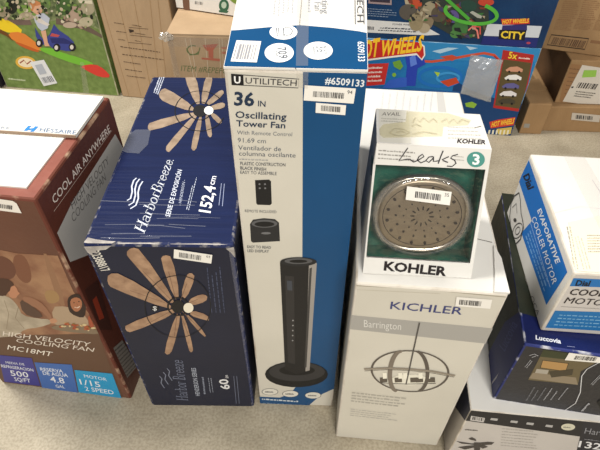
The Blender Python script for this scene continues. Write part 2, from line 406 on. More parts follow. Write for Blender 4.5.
K = crop(80, 230, 2.367); p = Print(hb, 'front', 'fan_picture', 0)
for i, pts in enumerate(([(222,165),(145,50),(125,45),(112,58),(125,75),(205,165)], [(222,158),(192,72),(200,62),(218,66),(235,150)], [(240,152),(252,108),(262,102),(272,112),(252,160)],
            [(258,165),(285,152),(300,155),(298,168),(265,178)], [(266,190),(300,200),(305,213),(296,212),(262,202)], [(252,205),(260,202),(297,245),(293,252)], [(240,208),(248,206),(268,278),(263,287),(257,280)],
            [(226,203),(238,207),(220,280),(210,292),(200,285)], [(212,186),(222,198),(125,240),(112,235),(112,222)], [(208,172),(100,105),(72,105),(70,125),(80,137),(205,184)])):
    p.poly(grow(K(*pts), 1.10), BLADE, 1)
    cx = K((232, 182))[0]; q = K(*pts); tip = q[len(q) // 2]
    p.line([(cx[0] * 0.85 + tip[0] * 0.15, cx[1] * 0.85 + tip[1] * 0.15), (cx[0] * 0.3 + tip[0] * 0.7, cx[1] * 0.3 + tip[1] * 0.7)], 0.7, BLADE2)
c = K((232, 180))[0]; p.arc(c[0], c[1], 33, 31, 1.0, (20, 20, 26), 0, 360); p.arc(c[0], c[1], 10, 9, 1.8, (20, 20, 24)); p.ell(c[0], c[1], 6.5, 6.5, (24, 24, 26)); c = K((257, 183))[0]; p.ell(c[0], c[1], 5, 5, (236, 228, 208))
p.ell(*K((178, 184))[0], 4, 3, (16, 16, 20)); p.text('$', *K((172, 188), (182, 190), (173, 178)), (220, 220, 220)); p.done()
p = Print(hb, 'front', 'item_number', 0); p.text('22388817', *K((24, 52), (52, 100), (44, 46)), (214, 210, 200), 0.02); p.done()
p = Print(hb, 'front', 'wave_logo', 0)
for dx in (0, 9, 18): p.line(K((188 + dx, 345 - dx), (194 + dx, 352 - dx), (192 + dx, 362 - dx), (200 + dx, 374 - dx)), 1.0, (118, 124, 142))
p.done()
p = Print(hb, 'front', 'brand_lettering', 0); p.strokes('Harbor Breeze', *K((256, 404), (243, 308), (229, 402)), (112, 118, 138))
p.text('HENDERSON SERIES', *K((284, 392), (274, 326), (274, 392)), (170, 176, 190), 0.01); p.dash(*K((300, 388), (294, 340), (290, 388)), 1, (130, 136, 152)); p.dash(*K((318, 384), (312, 338), (306, 384)), 2, (140, 146, 160), fill=0.35)
p.text('60', *K((355, 376), (349, 352), (335, 377)), (226, 226, 228), 0.02); p.text('in', *K((352, 350), (350, 343), (343, 350)), (226, 226, 228))
for x in (306, 316, 326, 336): p.dash(*K((x + 8, 195), (x - 4, 80), (x + 4, 195)), 1, (78, 86, 112), fill=0.5)
for x in (370, 377): p.line(K((x, 410), (x - 6, 345)), 0.5, (110, 116, 136))
p.done()
sticker(hb, 'front', *K((222, 65), (311, 78), (223, 44)), code='03')
p = Print(hb, 'front', 'side_fold_tape', 1); p.poly(K((348,20),(366,25),(420,412),(408,412)), film('fold_film', (90, 100, 140), 0.25, 0.2, 0.10)); p.done()

# ------------------------------------------------------------ tower fan carton
tw = Carton('tower_fan_box', 'tall white and blue tower fan box standing between navy fan box and chandelier box', 'box',
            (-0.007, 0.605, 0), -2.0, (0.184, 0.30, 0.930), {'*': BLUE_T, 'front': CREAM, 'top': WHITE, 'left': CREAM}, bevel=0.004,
            warp={'lbt': (-0.012, 0, 0.005), 'rbt': (0.012, 0, 0.005)})
for nm, uv in (('top_flap', [(0.0, 0), (0.497, 0), (0.497, 1), (0, 1)]), ('top_flap', [(0.505, 0), (1, 0), (1, 1), (0.505, 1)])):
    tw.slab(nm, 'top', uv, 0.003, WHITE)
tw.off['top'] = 0.003
p = Print(tw, 'front', 'blue_panel', 0, inset=0.001)
p.poly([(303,60),(375,60),(375,384),(333,389),(322,394),(308,406),(256,406),(258,396.5),(280,397.5),(291,393),(297,385),(302,370)], BLUE_T); p.done()
K = crop(230, 60, 6.43); p = Print(tw, 'front', 'brand_lettering', 0); DK = (30, 48, 72)
p.line([(231.2,73.9),(299,79.0),(298.2,87.8),(231.8,84.6)], 0.8, (50, 50, 54), True); p.poly([(231,73.5),(243.3,74.5),(243.8,85),(231.6,84.6)], BK)
p.text('U', (234.2,82.8), (240.6,83.2), (234,76.2), WH, 0.03); p.text('UTILITECH', *K((100, 149), (428, 166), (100, 112)), (58, 56, 58), 0.004)
p.text('36', *K((26, 288), (155, 294), (28, 206)), DK, 0.03); p.text('IN', *K((180, 295), (228, 300), (181, 260)), DK, 0.012)
p.text('Oscillating', *K((35, 370), (362, 384), (35, 328)), DK, 0.015); p.text('Tower Fan', *K((40, 424), (355, 438), (40, 386)), DK, 0.015)
p.text('With Remote Control', (237,134), (292,136), (237,130.2), (112, 116, 122)); p.text('91.69 cm', (237.8,142), (266,143), (237.7,137.6), (96, 102, 110))
p.text('Ventilador de', (238.3,149.4), (281,150.9), (238.2,145), (86, 92, 102)); p.text('columna oscilante', (239,155.2), (295.5,157.2), (238.9,150.8), (86, 92, 102))
p.dash((239.3,160),(276,161.2),(239.2,157.6), 1, (150, 150, 150)); 
for t, y, x1 in (('PLASTIC CONSTRUCTION', 164.6, 285.4), ('BLACK FINISH', 169, 266.2), ('EASY TO ASSEMBLE', 173.3, 276.7)):
    p.text(t, (240.4, y), (x1, y + 1.5), (240.3, y - 3.1), (70, 74, 82), 0.01)
p.text('REMOTE INCLUDED', (245,211.8), (276.5,212.8), (244.9,209.2), (84, 86, 90), 0.01); p.text('EASY TO READ', (247.3,247.6), (271,248.4), (247.2,245), (84, 86, 90), 0.01); p.text('LED DISPLAY', (247.6,251.6), (269,252.4), (247.5,249), (84, 86, 90), 0.01)
p.done()
p = Print(tw, 'front', 'remote_picture', 0); p.poly([(255,180),(269,179.4),(271,181),(271.8,203.5),(270,205),(257.5,204.6),(256.3,203)], (26, 26, 28))
for x, y in ((259.5,184),(265,184),(259.8,188),(265.2,188)): p.ell(x, y, 1.1, 0.9, (120, 120, 122), n=8)
p.done()
p = Print(tw, 'front', 'display_picture', 0); p.poly([(250,224),(253,219.5),(264,218),(275,219),(279,222.5),(280,241),(253,242.5),(251,241)], (40, 40, 42)); p.ell(264.5, 223.5, 13, 4, (92, 92, 94)); p.ell(264.5, 224, 10, 2.6, (24, 24, 26)); p.ell(266, 233, 5, 1.2, (110, 110, 112), n=10); p.done()
p = Print(tw, 'front', 'fan_picture', 1); p.ell(296.5, 374, 31.5, 13, (20, 20, 22)); p.ell(297, 371.5, 28, 9.5, (52, 51, 52)); p.ell(297, 370, 18, 5, (18, 18, 20))
p.poly([(280,262),(289,258),(308,258),(316.8,263),(309.5,370),(297,374),(285,369)], (30, 29, 30)); p.poly([(309,262),(315.5,261),(316.8,263),(309.6,370),(305.5,371)], (158, 152, 146)); p.poly([(309.5,268),(312,267),(306.5,367),(304.5,367)], (70, 68, 66))
p.poly([(285,275),(294,276),(295,364),(288,362)], (48, 46, 46)); p.ell(298.5, 261.3, 18.3, 4.6, (36, 36, 38)); p.ell(298.5, 260.6, 14, 3, (86, 86, 88)); p.ell(298.5, 260.8, 9, 1.6, (20, 20, 22))
for i, y in enumerate(range(320, 345, 5)): p.ell(293 - i * 0.1, y, 0.8, 0.8, (150, 150, 150), n=6)
p.poly([(287,280),(292,280.4),(292.4,290),(287.4,289.6)], (66, 70, 78)); p.done()
p = Print(tw, 'front', 'feature_icons', 1)
for x, y in ((270, 391.5), (290.5, 393.5), (313, 395)): p.ell(x, y, 8.2, 3.3, (222, 218, 206)); p.arc(x, y, 8, 3.2, 0.6, (96, 96, 98), n=18); p.dash((x - 5, y + 1.4), (x + 5, y + 1.6), (x - 5, y - 1.4), 1, (90, 90, 92))
p.dash((262,400),(298,402.5),(262,397), 1, (206, 214, 220), fill=0.5, ragged=0); p.dash((263,404),(300,406),(263,401.5), 1, (150, 176, 200)); p.done()
p = Print(tw, 'front', 'stock_number', 1); p.text('#6509133', (324.8,83.4), (363.8,86.6), (325.4,76.8), (226, 230, 232), 0.02); p.line([(303,70.6),(366,74.2)], 1.2, (12, 32, 52)); p.done()
sticker(tw, 'front', (303.6, 99.8), (353.5, 103), (304.8, 84.6), code='94', barbox=(0.18, 0.28, 0.8, 0.66), n=30)
sticker(tw, 'front', (315.6, 111.8), (345.2, 114.2), (316, 101.8), layer=5, barbox=(0.18, 0.25, 0.82, 0.8), n=20)
K = crop(220, 0, 3.75); p = Print(tw, 'top', 'blue_panel', 0, inset=0.001); p.poly(K((-20,300),(-20,118),(60,114),(180,103),(300,95),(420,105),(520,118),(580,130),(580,300)), BLUE_T); p.done()
p = Print(tw, 'top', 'feature_icons', 1)
for (x, y), rx, ry in ((K((238, 122))[0], 14, 7.6), (K((222, 200))[0], 14.6, 9.6), (K((368, 192))[0], 14.6, 9)): p.ell(x, y, rx, ry, (238, 238, 236), n=28)
G = (84, 90, 102)
p.text('709', *K((214, 180), (222, 222), (246, 178)), G, 0.01); p.text('CFM', *K((200, 186), (206, 214), (212, 184)), G); p.text('36"', *K((360, 176), (364, 208), (396, 174)), (120, 126, 134)); p.dash(*K((345, 178), (348, 208), (358, 177)), 1, (160, 164, 168))
p.arc(*K((252, 120))[0], 5, 4, 0.8, G, -150, 130); p.line(K((238, 108), (240, 140)), 0.8, G); p.dash(*K((208, 108), (212, 138), (222, 107)), 2, G); p.done()
p = Print(tw, 'top', 'stock_number', 1); p.text('6509133', *K((516, 158), (518, 232), (540, 158)), (222, 228, 232), 0.015); p.done()
p = Print(tw, 'top', 'brand_lettering', 1); p.line(K((505, -60), (538, -60), (540, 92), (507, 92)), 0.7, (84, 84, 86), True); p.text('UTILITECH', *K((512, -110), (514, 84), (532, -110)), (84, 84, 86)); 
p.text('Oscillating', *K((378, -80), (382, 52), (402, -80)), (150, 152, 158)); p.text('Tower Fan', *K((350, -60), (354, 40), (374, -60)), (170, 172, 176)); p.dash(*K((200, -40), (190, 60), (280, -40)), 5, (196, 198, 204), fill=0.3); p.dash(*K((325, -40), (325, 60), (342, -40)), 1, (190, 192, 196)); p.done()
sticker(tw, 'top', *K((40, 232), (138, 236), (62, 153)), layer=1, barbox=(0.06, 0.12, 0.9, 0.82), n=9, name='barcode_panel', bar_c=(150, 150, 156))
p = Print(tw, 'top', 'packing_tape', 4, inset=0.0); p.poly(K((288,-60),(335,-60),(330,252),(285,252)), TAPE); p.done()
p = Print(tw, 'front', 'packing_tape', 6, inset=0.0); p.poly(K((285,240),(332,240),(330,330),(300,322),(290,310)), TAPE); p.done()

# ------------------------------------------------------------ chandelier carton
kc = Carton('chandelier_box', 'white chandelier box with globe chandelier pictured on its front, under shower head pack', 'box',
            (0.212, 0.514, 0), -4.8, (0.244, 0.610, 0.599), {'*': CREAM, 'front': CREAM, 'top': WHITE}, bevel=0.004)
p = Print(kc, 'front', 'grey_band', 0, inset=0.001); p.poly([(345,314.5),(500,329),(500,345),(345,328.5)], (166, 163, 157)); p.done()
p = Print(kc, 'front', 'brand_lettering', 1); p.text('KICHLER', (390,308.6), (461.5,314.4), (391.2,301.4), (62, 68, 118), 0.006); p.text('Barrington', (364,326.6), (401,329.6), (363.8,319.4), (216, 214, 208), 0.0)
p.dash((351,402),(405,408),(352,391), 4, (176, 171, 160), fill=0.45, ragged=0.15); p.dash((350,416),(398,421.5),(350.8,408), 4, (184, 180, 172), fill=0.3); p.done()
K = crop(355, 330, 5.45); p = Print(kc, 'front', 'chandelier_picture', 1); IR = (92, 84, 76); IR2 = (124, 114, 102)
cx, cy = K((300, 222))[0]
p.poly(K((235,245),(330,240),(420,262),(430,285),(300,300),(150,285)), (232, 228, 212))
for x in (135, 215, 300, 330, 395): p.poly(K((x, 258), (x + 40, 256), (x + 42, 282), (x + 2, 284)), (92, 84, 74))
for x in (150, 235, 262, 345, 385): p.poly(K((x, 232), (x + 22, 231), (x + 24, 262), (x + 2, 263)), (242, 238, 222))
p.line(K((130, 284), (280, 292), (440, 288)), 1.2, (80, 74, 68))
p.arc(cx, cy, 38.4, 20.4, 2.0, IR, rot=3, n=40); p.arc(K((240, 225))[0][0], cy + 0.2, 9, 20, 4.2, IR2, 90, 275, n=20, rot=6); p.arc(K((330, 225))[0][0], cy, 12, 20.5, 3.8, IR, -75, 80, n=20, rot=-4)
p.line(K((50, 210), (180, 205), (300, 210), (420, 222), (545, 246)), 3.4, (146, 136, 122)); p.line(K((52, 220), (180, 213), (300, 218), (420, 231), (540, 254)), 0.8, (84, 76, 70))
p.line([(419.5,322),(406,384)], 1.4, (84, 80, 76)); p.done()
sticker(kc, 'front', (455, 305.2), (490, 308), (456.4, 296.2), barbox=(0.1, 0.2, 0.72, 0.75))
K = crop(430, 80, 6); p = Print(kc, 'top', 'instruction_print', 0); p.poly(K((36,35),(72,35),(102,215),(50,215)), (196, 194, 190))
for i in range(8): x = 379 + i * 7; p.dash((x + 3, 113), (x + 5.5, 92), (x, 113), 1, (206, 206, 206), fill=0.6)
p.done()
p = Print(kc, 'front', 'flap_crease_shadow', 0); p.line([(356,285.5),(420,289),(506,297)], 0.9, (150, 138, 116)); p.line([(357,289.5),(440,293.5)], 0.5, (184, 176, 158)); p.done()  # shadow line of the flap crease, painted under the top edge
p = Print(kc, 'top', 'cut_slit', 0); p.line([(477,239),(492,242.5)], 0.9, (70, 64, 56)); p.done()
kc.slab('torn_paper_edge', 'top', [(0.90, 0.0), (1.0, 0.0), (1.0, 0.12), (0.97, 0.17), (0.93, 0.06)], 0.004, WHITE, lift=0.0005)

# ------------------------------------------------------------ shower head pack, a wedge shaped carton with a window
TEAL = paper('teal_tray_print', (44, 112, 92), (14, 44, 42), rough=0.35, scale=16)
kp = Carton('shower_head_pack', 'white display pack with oval window and handwriting, standing on the chandelier box', 'box',
            (0.1915, 0.5395, 0.6005), -3.0, (0.176, 0.158, 0.211), {'*': WHITE}, body=False,
            warp={'lft': (0.003, 0.068, 0.002), 'rft': (-0.008, 0.068, -0.002), 'lbt': (0.006, 0, 0.002), 'rbt': (-0.008, 0, -0.002)})
c = kp.c; U = []
def wedge_wall(name, f, th=0.0018, mt=WHITE):
    a, b, cc, d = [c[k] for k in FACES[f]]; n = kp.normal(f)
    vs = [a, b, cc, d] + [q - n * th for q in (a, b, cc, d)]
    return mesh_obj(name, vs, [(0, 1, 2, 3), (7, 6, 5, 4), (0, 4, 5, 1), (1, 5, 6, 2), (2, 6, 7, 3), (3, 7, 4, 0)], [mt], parent=kp.root)
for nm, f in (('back_panel', 'back'), ('side_panel', 'left'), ('side_panel', 'right'), ('top_panel', 'top'), ('bottom_panel', 'bottom')): wedge_wall(nm, f)
o, ex, ey, n, q = kp.frame('front'); Q = [np.array([np.dot(v - o, ex), np.dot(v - o, ey)]) for v in q]
win = [kp.hit('front', *v) for v in ((366.2, 257.5), (470.0, 263.5), (485.5, 169.5), (373.2, 164.5))]
vs = [o + ex * v[0] + ey * v[1] - n * dz for dz in (0.0, 0.0018) for v in Q + win]
fs = []
for i in range(4):
    j = (i + 1) % 4; fs += [(i, j, 4 + j, 4 + i), (8 + j, 8 + i, 12 + i, 12 + j), (4 + i, 4 + j, 12 + j, 12 + i), (i, 8 + i, 8 + j, j)]
mesh_obj('front_panel', vs, fs, [WHITE], parent=kp.root)
# teal tray behind the window
def inner(v, dz): return o + ex * v[0] + ey * v[1] - n * dz
wi = [v * 0.985 for v in win]; tv = [inner(v, 0.003) for v in wi] + [inner(v * 0.99, 0.042) for v in win]
mesh_obj('display_tray', tv, [(4, 5, 6, 7), (0, 1, 5, 4), (1, 2, 6, 5), (2, 3, 7, 6), (3, 0, 4, 7)], [TEAL], parent=kp.root)
vs = [inner(v * 1.01, 0.0022) for v in win] + [inner(v * 1.01, 0.0027) for v in win]
mesh_obj('window_film', vs, [(0, 1, 2, 3), (7, 6, 5, 4), (0, 4, 5, 1), (1, 5, 6, 2), (2, 6, 7, 3), (3, 7, 4, 0)], [PLASTIC], parent=kp.root)
K = crop(370, 80, 4.5); p = Print(kp, 'top', 'label_print', 0)
p.poly(K((30,132),(170,140),(185,292),(5,286)), (216, 212, 200)); p.text('AVAIL', *K((52, 161), (136, 162), (56, 146)), (96, 92, 88)); p.dash(*K((48, 190), (160, 196), (52, 168)), 2, (176, 172, 160))
p.dash(*K((350, 270), (515, 275), (350, 205)), 4, (196, 192, 184), fill=0.35); p.text('KOHLER', *K((391, 284), (520, 290), (395, 266)), (44, 36, 40), 0.032)
p.line(K((470, 216), (512, 206)), 0.7, (80, 74, 70)); p.done()
p = Print(kp, 'top', 'yellowed_tape', 1); p.poly(K((165,142),(350,150),(455,182),(440,205),(330,212),(325,255),(60,262),(30,236),(60,200),(160,190)), TAPE_Y); p.done()
p = Print(kp, 'top', 'pencil_handwriting', 3); GR = (176, 168, 140)
for pts in ([(190,195),(205,172),(222,192),(240,172),(262,192),(285,176),(300,192)], [(320,190),(345,176),(352,196),(375,178),(392,198),(412,180),(445,192)], [(88,242),(110,222),(150,225),(178,238),(150,255),(110,252),(88,242)], [(120,240),(140,232),(160,242)], [(185,212),(205,202),(230,212)], [(190,248),(240,236),(300,246)]):
    p.line(K(*pts), 0.8, GR)
p.done()
p = Print(kp, 'front', 'product_print', 0, inset=0.0015)
p.dash(*K((34, 360), (205, 372), (40, 308)), 3, (150, 146, 140), fill=0.4); p.dash(*K((380, 366), (432, 370), (380, 336)), 2, (176, 172, 166), fill=0.35)
p.ell(*K((476, 357))[0], 9.0, 7.8, (74, 142, 132)); p.text('3', *K((460, 378), (492, 380), (462, 334)), WH, 0.03)
p.text('KOHLER', (383.6,270.0), (446,275.6), (384.6,261.4), (34, 28, 30), 0.036); p.done()
p = Print(kp, 'front', 'marker_handwriting', 2); MK = (34, 30, 36)
K = crop(365, 100, 4.444)
for pts in ([(190,212),(172,238),(150,270),(185,262),(200,262),(216,275)], [(216,275),(240,264),(262,250),(255,240),(240,250),(232,266),(248,278),(272,268)], [(302,250),(284,252),(270,268),(284,276),(298,262),(304,250),(304,272),(318,270)],
            [(347,224),(336,250),(325,282)], [(372,250),(342,264),(348,268),(368,276)], [(412,240),(388,247),(380,257),(398,266),(404,280),(386,294),(364,292)], [(318,270),(328,268)]):
    p.line(K(*pts), 1.1, MK)
p.done()
sticker(kp, 'front', (405.5, 199.5), (449.5, 205), (407, 186), layer=2, code='35', barbox=(0.2, 0.25, 0.78, 0.72), n=22)
# shower head lying in the tray, its face parallel to the window
sh = bpy.data.objects.new('showerhead', None); COL.objects.link(sh); tag(sh, 'oval brushed nickel shower head behind the clear window of the white pack', 'shower head')
cc = kp.hit('front', 423, 219); base = kp.R @ (o + ex * cc[0] + ey * cc[1] - n * 0.0405) + kp.loc
EX, EY, NN = kp.R @ ex, kp.R @ ey, kp.R @ n
M4 = Matrix.Identity(4)
for i in range(3): M4[i][0], M4[i][1], M4[i][2], M4[i][3] = EX[i], EY[i], NN[i], base[i]
sh.matrix_world = M4
a_, b_ = 0.0755, 0.067
def lathe_oval(name, prof, mt, n=48):
    V, F = [], []
    for r, z in prof:
        for i in range(n):
            t = 2 * math.pi * i / n; e = 0.86
            cx_, sx_ = math.cos(t), math.sin(t)
            V.append((a_ * r * math.copysign(abs(cx_) ** e, cx_), b_ * r * math.copysign(abs(sx_) ** e, sx_), z))
    for k in range(len(prof) - 1):
        for i in range(n): j = (i + 1) % n; F.append((k * n + i, k * n + j, (k + 1) * n + j, (k + 1) * n + i))
    F.append(list(range((len(prof) - 1) * n, len(prof) * n))); F.append(list(range(n))[::-1])
    return mesh_obj(name, V, F, [mt], parent=sh, smooth=True)
lathe_oval('rim', [(0.5, 0.0), (0.86, 0.010), (0.98, 0.018), (1.0, 0.024), (0.985, 0.029), (0.93, 0.031), (0.91, 0.029)], metal('polished_nickel', (176, 168, 156), 0.25))
lathe_oval('spray_face', [(0.90, 0.026), (0.89, 0.0296), (0.84, 0.0302), (0.3, 0.0312)], metal('brushed_nickel', (158, 144, 124), 0.42))
nz = ink((58, 50, 44), 0.6)
def nozzle(x, y, r, k=6, ang=0, long=1.0):
    ca, sa = math.cos(ang), math.sin(ang); V = []
    for z in (0.0296, 0.0322):
        for i in range(k):
            t = 2 * math.pi * i / k; u, v = r * long * math.cos(t), r * math.sin(t); V.append((x + u * ca - v * sa, y + u * sa + v * ca, z))
    mesh_obj('nozzle', V, [list(range(k, 2 * k))] + [(i, (i + 1) % k, k + (i + 1) % k, k + i) for i in range(k)], [nz], parent=sh)
for i in range(12): t = 2 * math.pi * i / 12; nozzle(0.015 * math.cos(t), 0.014 * math.sin(t), 0.0012, 6, t, 3.2)
for cnt, rr, rad in ((14, 0.38, 0.0010), (14, 0.54, 0.0016), (16, 0.72, 0.0023)):
    for i in range(cnt): t = 2 * math.pi * (i + 0.5 * (cnt % 4 == 0)) / cnt; nozzle(a_ * rr * math.cos(t), b_ * rr * math.sin(t), rad, 6, t, 1.3)
V, F = [], []
for k, rr in enumerate((0.80, 0.815)):
    for i in range(48): t = 2 * math.pi * i / 48; V.append((a_ * rr * math.cos(t), b_ * 0.97 * rr * math.sin(t), 0.0308))
for i in range(48): j = (i + 1) % 48; F.append((i, j, 48 + j, 48 + i))
V2, F2, nb = [], [], 40
for k, (rr, z) in enumerate(((1.03, 0.012), (1.07, 0.022), (1.05, 0.031), (0.98, 0.0345), (0.94, 0.0345))):
    for i in range(nb):
        t = 2 * math.pi * i / nb; V2.append((a_ * rr * math.cos(t), b_ * rr * math.sin(t) - 0.002, z))
for k in range(4):
    for i in range(nb): j = (i + 1) % nb; F2.append((k * nb + i, k * nb + j, (k + 1) * nb + j, (k + 1) * nb + i))
mesh_obj('clear_cover', V2, F2, [film('blister_plastic', (220, 226, 228), 0.05, 0.05, 0.14)], parent=sh, smooth=True)
mesh_obj('face_groove', V, F, [ink((60, 52, 44))], parent=sh)

# ------------------------------------------------------------ evaporative fan carton, brown, at the left
hs = Carton('cooling_fan_box', 'large brown cooling fan box with white open flaps on top, at the left edge', 'box',
            (-0.603, 0.639, 0), -7.1, (0.351, 0.314, 0.692), {'*': BROWN, 'top': BROWN_T, 'front': paper('sepia_print', (112, 72, 54), (96, 60, 46), rough=0.45, scale=4)}, edge=WORN_BROWN, bevel=0.005)
hs.slab('top_flap', 'top', [(0.0, 0.06), (0.925, 0.075), (0.925, 0.56), (0.0, 0.56)], 0.003, WHITE)
f2 = hs.slab('top_flap', 'top', [(0.0, 0.50), (0.99, 0.53), (0.985, 0.955), (0.0, 0.955)], 0.006, WHITE, lift=0.0035)
hs.slab('flap_cut_edge', 'top', [(0.0, 0.494), (0.99, 0.524), (0.99, 0.530), (0.0, 0.50)], 0.0058, ink((150, 128, 108), 0.8), lift=0.0036)
hs.off['top'] = 0.0097; K = crop(0, 90, 3.46); p = Print(hs, 'top', 'brand_lettering', 0); BL = (44, 128, 196)
p.poly(K((82,141),(98,124),(108,125),(93,142)), BL); p.poly(K((104,144),(122,126),(133,127),(116,145)), BL); p.poly(K((93,135),(118,132),(118,137),(95,140)), BL)
p.text('HESSAIRE', *K((136, 144), (262, 154), (141, 131)), (104, 128, 160)); p.text('HESSAIRE', *K((-90, 130), (32, 136), (-86, 122)), (150, 160, 176)); p.done(); hs.off['top'] = 0
K = crop(0, 90, 3.46); p = Print(hs, 'right', 'slogan_lettering', 0); p.text('COOL AIR ANYWHERE', *K((188, 396), (382, 142), (177, 372)), (226, 214, 206), 0.006); p.line(K((186, 420), (386, 140)), 0.6, (200, 180, 168)); p.done()
p = Print(hs, 'right', 'grey_band', 0, inset=0.001); p.poly([(57,233),(72,202),(115,134),(124,150),(125,175),(88,255),(70,262)], (178, 176, 174))
p.text('HIGH VELOCITY', (72.5,209.5), (109,163), (70,202), (92, 90, 90)); p.text('COOLING FAN', (73,223), (106,180), (70.5,215), (112, 110, 110)); p.done()
p = Print(hs, 'right', 'spec_table', 1, inset=0.001)
p.poly([(113,348),(122,340),(137,366),(127,378)], (128, 122, 116)); p.dash((127,377),(137,366),(114,349), 9, (70, 62, 58), fill=0.45, ragged=0.0); p.poly([(84,290),(97,280),(112,330),(100,330)], (70, 40, 34)); p.poly([(92,300),(96,296),(104,318),(99,320)], (150, 60, 40)); p.done()
# the printed scene on the front: two people at a table outdoors
K = crop(0, 240, 4.5); p = Print(hs, 'front', 'patio_picture', 0)
sep = paper('sepia_foliage_print', (128, 84, 62), (164, 124, 92), rough=0.45, scale=12, contrast=(0.4, 0.62))
p.poly(K((-20,40),(80,60),(260,70),(330,230),(400,330),(440,400),(440,440),(-20,440)), sep)
p.poly(K((-20,430),(445,420),(470,500),(560,720),(-20,640)), (98, 70, 52))
sh_ = paper('printed_white_shirt', (188, 174, 152), (160, 146, 126), rough=0.45, scale=26)
p.poly(K((190,60),(215,60),(300,290),(270,300)), (146, 108, 80), 1); p.poly(K((60,60),(120,70),(150,180),(110,200),(60,140)), (122, 78, 56), 2); p.poly(K((195,225),(255,225),(275,275),(215,290)), (160, 126, 84), 2); p.poly(K((-20,60),(60,90),(80,170),(-20,190)), (104, 64, 48), 2)
p.poly(K((230,300),(300,296),(350,320),(396,350),(400,400),(250,400)), (172, 148, 122), 1)
p.poly(K((-30,240),(10,244),(52,262),(84,300),(100,338),(170,352),(226,356),(238,372),(180,392),(110,400),(80,430),(-30,440)), sh_, 1); p.line(K((84, 300), (70, 350), (110, 398)), 0.7, (138, 122, 102)); p.line(K((20, 270), (40, 330), (30, 400)), 0.7, (146, 130, 110))
p.poly(K((222,352),(246,350),(262,364),(246,374),(228,374)), (188, 138, 106), 1)
p.poly(K((38,196),(60,198),(76,214),(82,232),(92,238),(80,248),(72,262),(48,258),(36,236)), (186, 130, 98), 1); p.poly(K((-30,172),(30,170),(58,188),(66,204),(50,208),(46,228),(34,236),(26,252),(-30,246)), (74, 46, 34), 1)
p.poly(K((100,250),(150,258),(200,290),(240,350),(226,356),(180,312),(110,280)), (150, 106, 80), 1); p.poly(K((86,262),(140,290),(200,340),(170,352),(104,330)), (86, 62, 50), 1)
p.poly(K((304,262),(326,242),(360,240),(384,268),(388,330),(372,352),(318,330),(306,300)), (48, 30, 24), 1); p.poly(K((316,268),(340,254),(366,264),(372,292),(358,318),(338,322),(320,300)), (166, 108, 76), 1)
p.line(K((336, 300), (348, 304), (360, 297)), 0.9, (232, 214, 194)); p.ell(*K((334, 280))[0], 0.8, 0.6, (40, 26, 20), n=6); p.ell(*K((356, 275))[0], 0.8, 0.6, (40, 26, 20), n=6); p.line(K((346, 282), (350, 292)), 0.4, (130, 80, 56))
p.poly(K((232,384),(330,376),(446,402),(452,424),(330,414),(236,400)), (128, 110, 88), 1)
for i in range(26): x = random.uniform(250, 425); p.ell(*K((x, 368 + (x - 250) * 0.14 + random.uniform(-8, 16)))[0], random.uniform(1, 2.6), random.uniform(0.8, 1.6), random.choice(((196, 162, 112), (172, 96, 56), (206, 184, 140), (142, 118, 60), (160, 74, 44))), n=8)
p.poly(K((396,338),(416,332),(428,386),(406,392)), (160, 78, 50), 1); p.done()
K = crop(0, 330, 6.43); p = Print(hs, 'front', 'product_lettering', 1); TX = (226, 214, 200)
p.text('HIGH VELOCITY', *K((18, 34), (575, 106), (22, 6)), TX); p.text('COOLING FAN', *K((104, 76), (600, 138), (108, 52)), TX); p.text('MC18MT', *K((48, 122), (332, 168), (54, 94)), (236, 228, 216), 0.01); p.done()
for col, q, tx in (((62, 60, 140), [(-10,158),(205,178),(262,358),(30,330)], (('MEDIA DE', (40,212), (160,226), 14), ('REFRIGERACION', (12,236), (218,264), 18), ('500', (74,290), (188,303), 34), ('SQ/FT', (98,324), (200,336), 24))),
                   ((66, 106, 176), [(222,205),(462,220),(503,402),(272,368)], (('RESERVA', (264,258), (408,272), 20), ('DE AGUA', (280,284), (440,300), 22), ('4.8', (330,330), (420,342), 36), ('GAL', (362,366), (420,372), 18))),
                   ((40, 152, 202), [(480,254),(722,278),(782,436),(507,398)], (('MOTOR', (545,302), (690,326), 20), ('1/15', (520,346), (650,366), 34), ('2 SPEED', (552,386), (735,412), 26)))):
    p = Print(hs, 'front', 'spec_panel', 2, inset=0.001); p.poly(K(*q), col)
    for t, a, b, hh in tx: p.text(t, *K(a, b, (a[0] - hh * 0.35, a[1] - hh)), (228, 232, 238), 0.008)
    p.done()
p = Print(hs, 'front', 'price_sticker', 2); p.poly([(-4,198),(13,200.5),(17,203),(22,212.8),(-4,209.5)], (236, 230, 220)); st = p.done()
p = Print(hs, 'front', 'barcode', 4, parent=st); p.bars((-4,206.5),(13,209),(-4,202.5), 14, (84, 80, 78)); p.done()

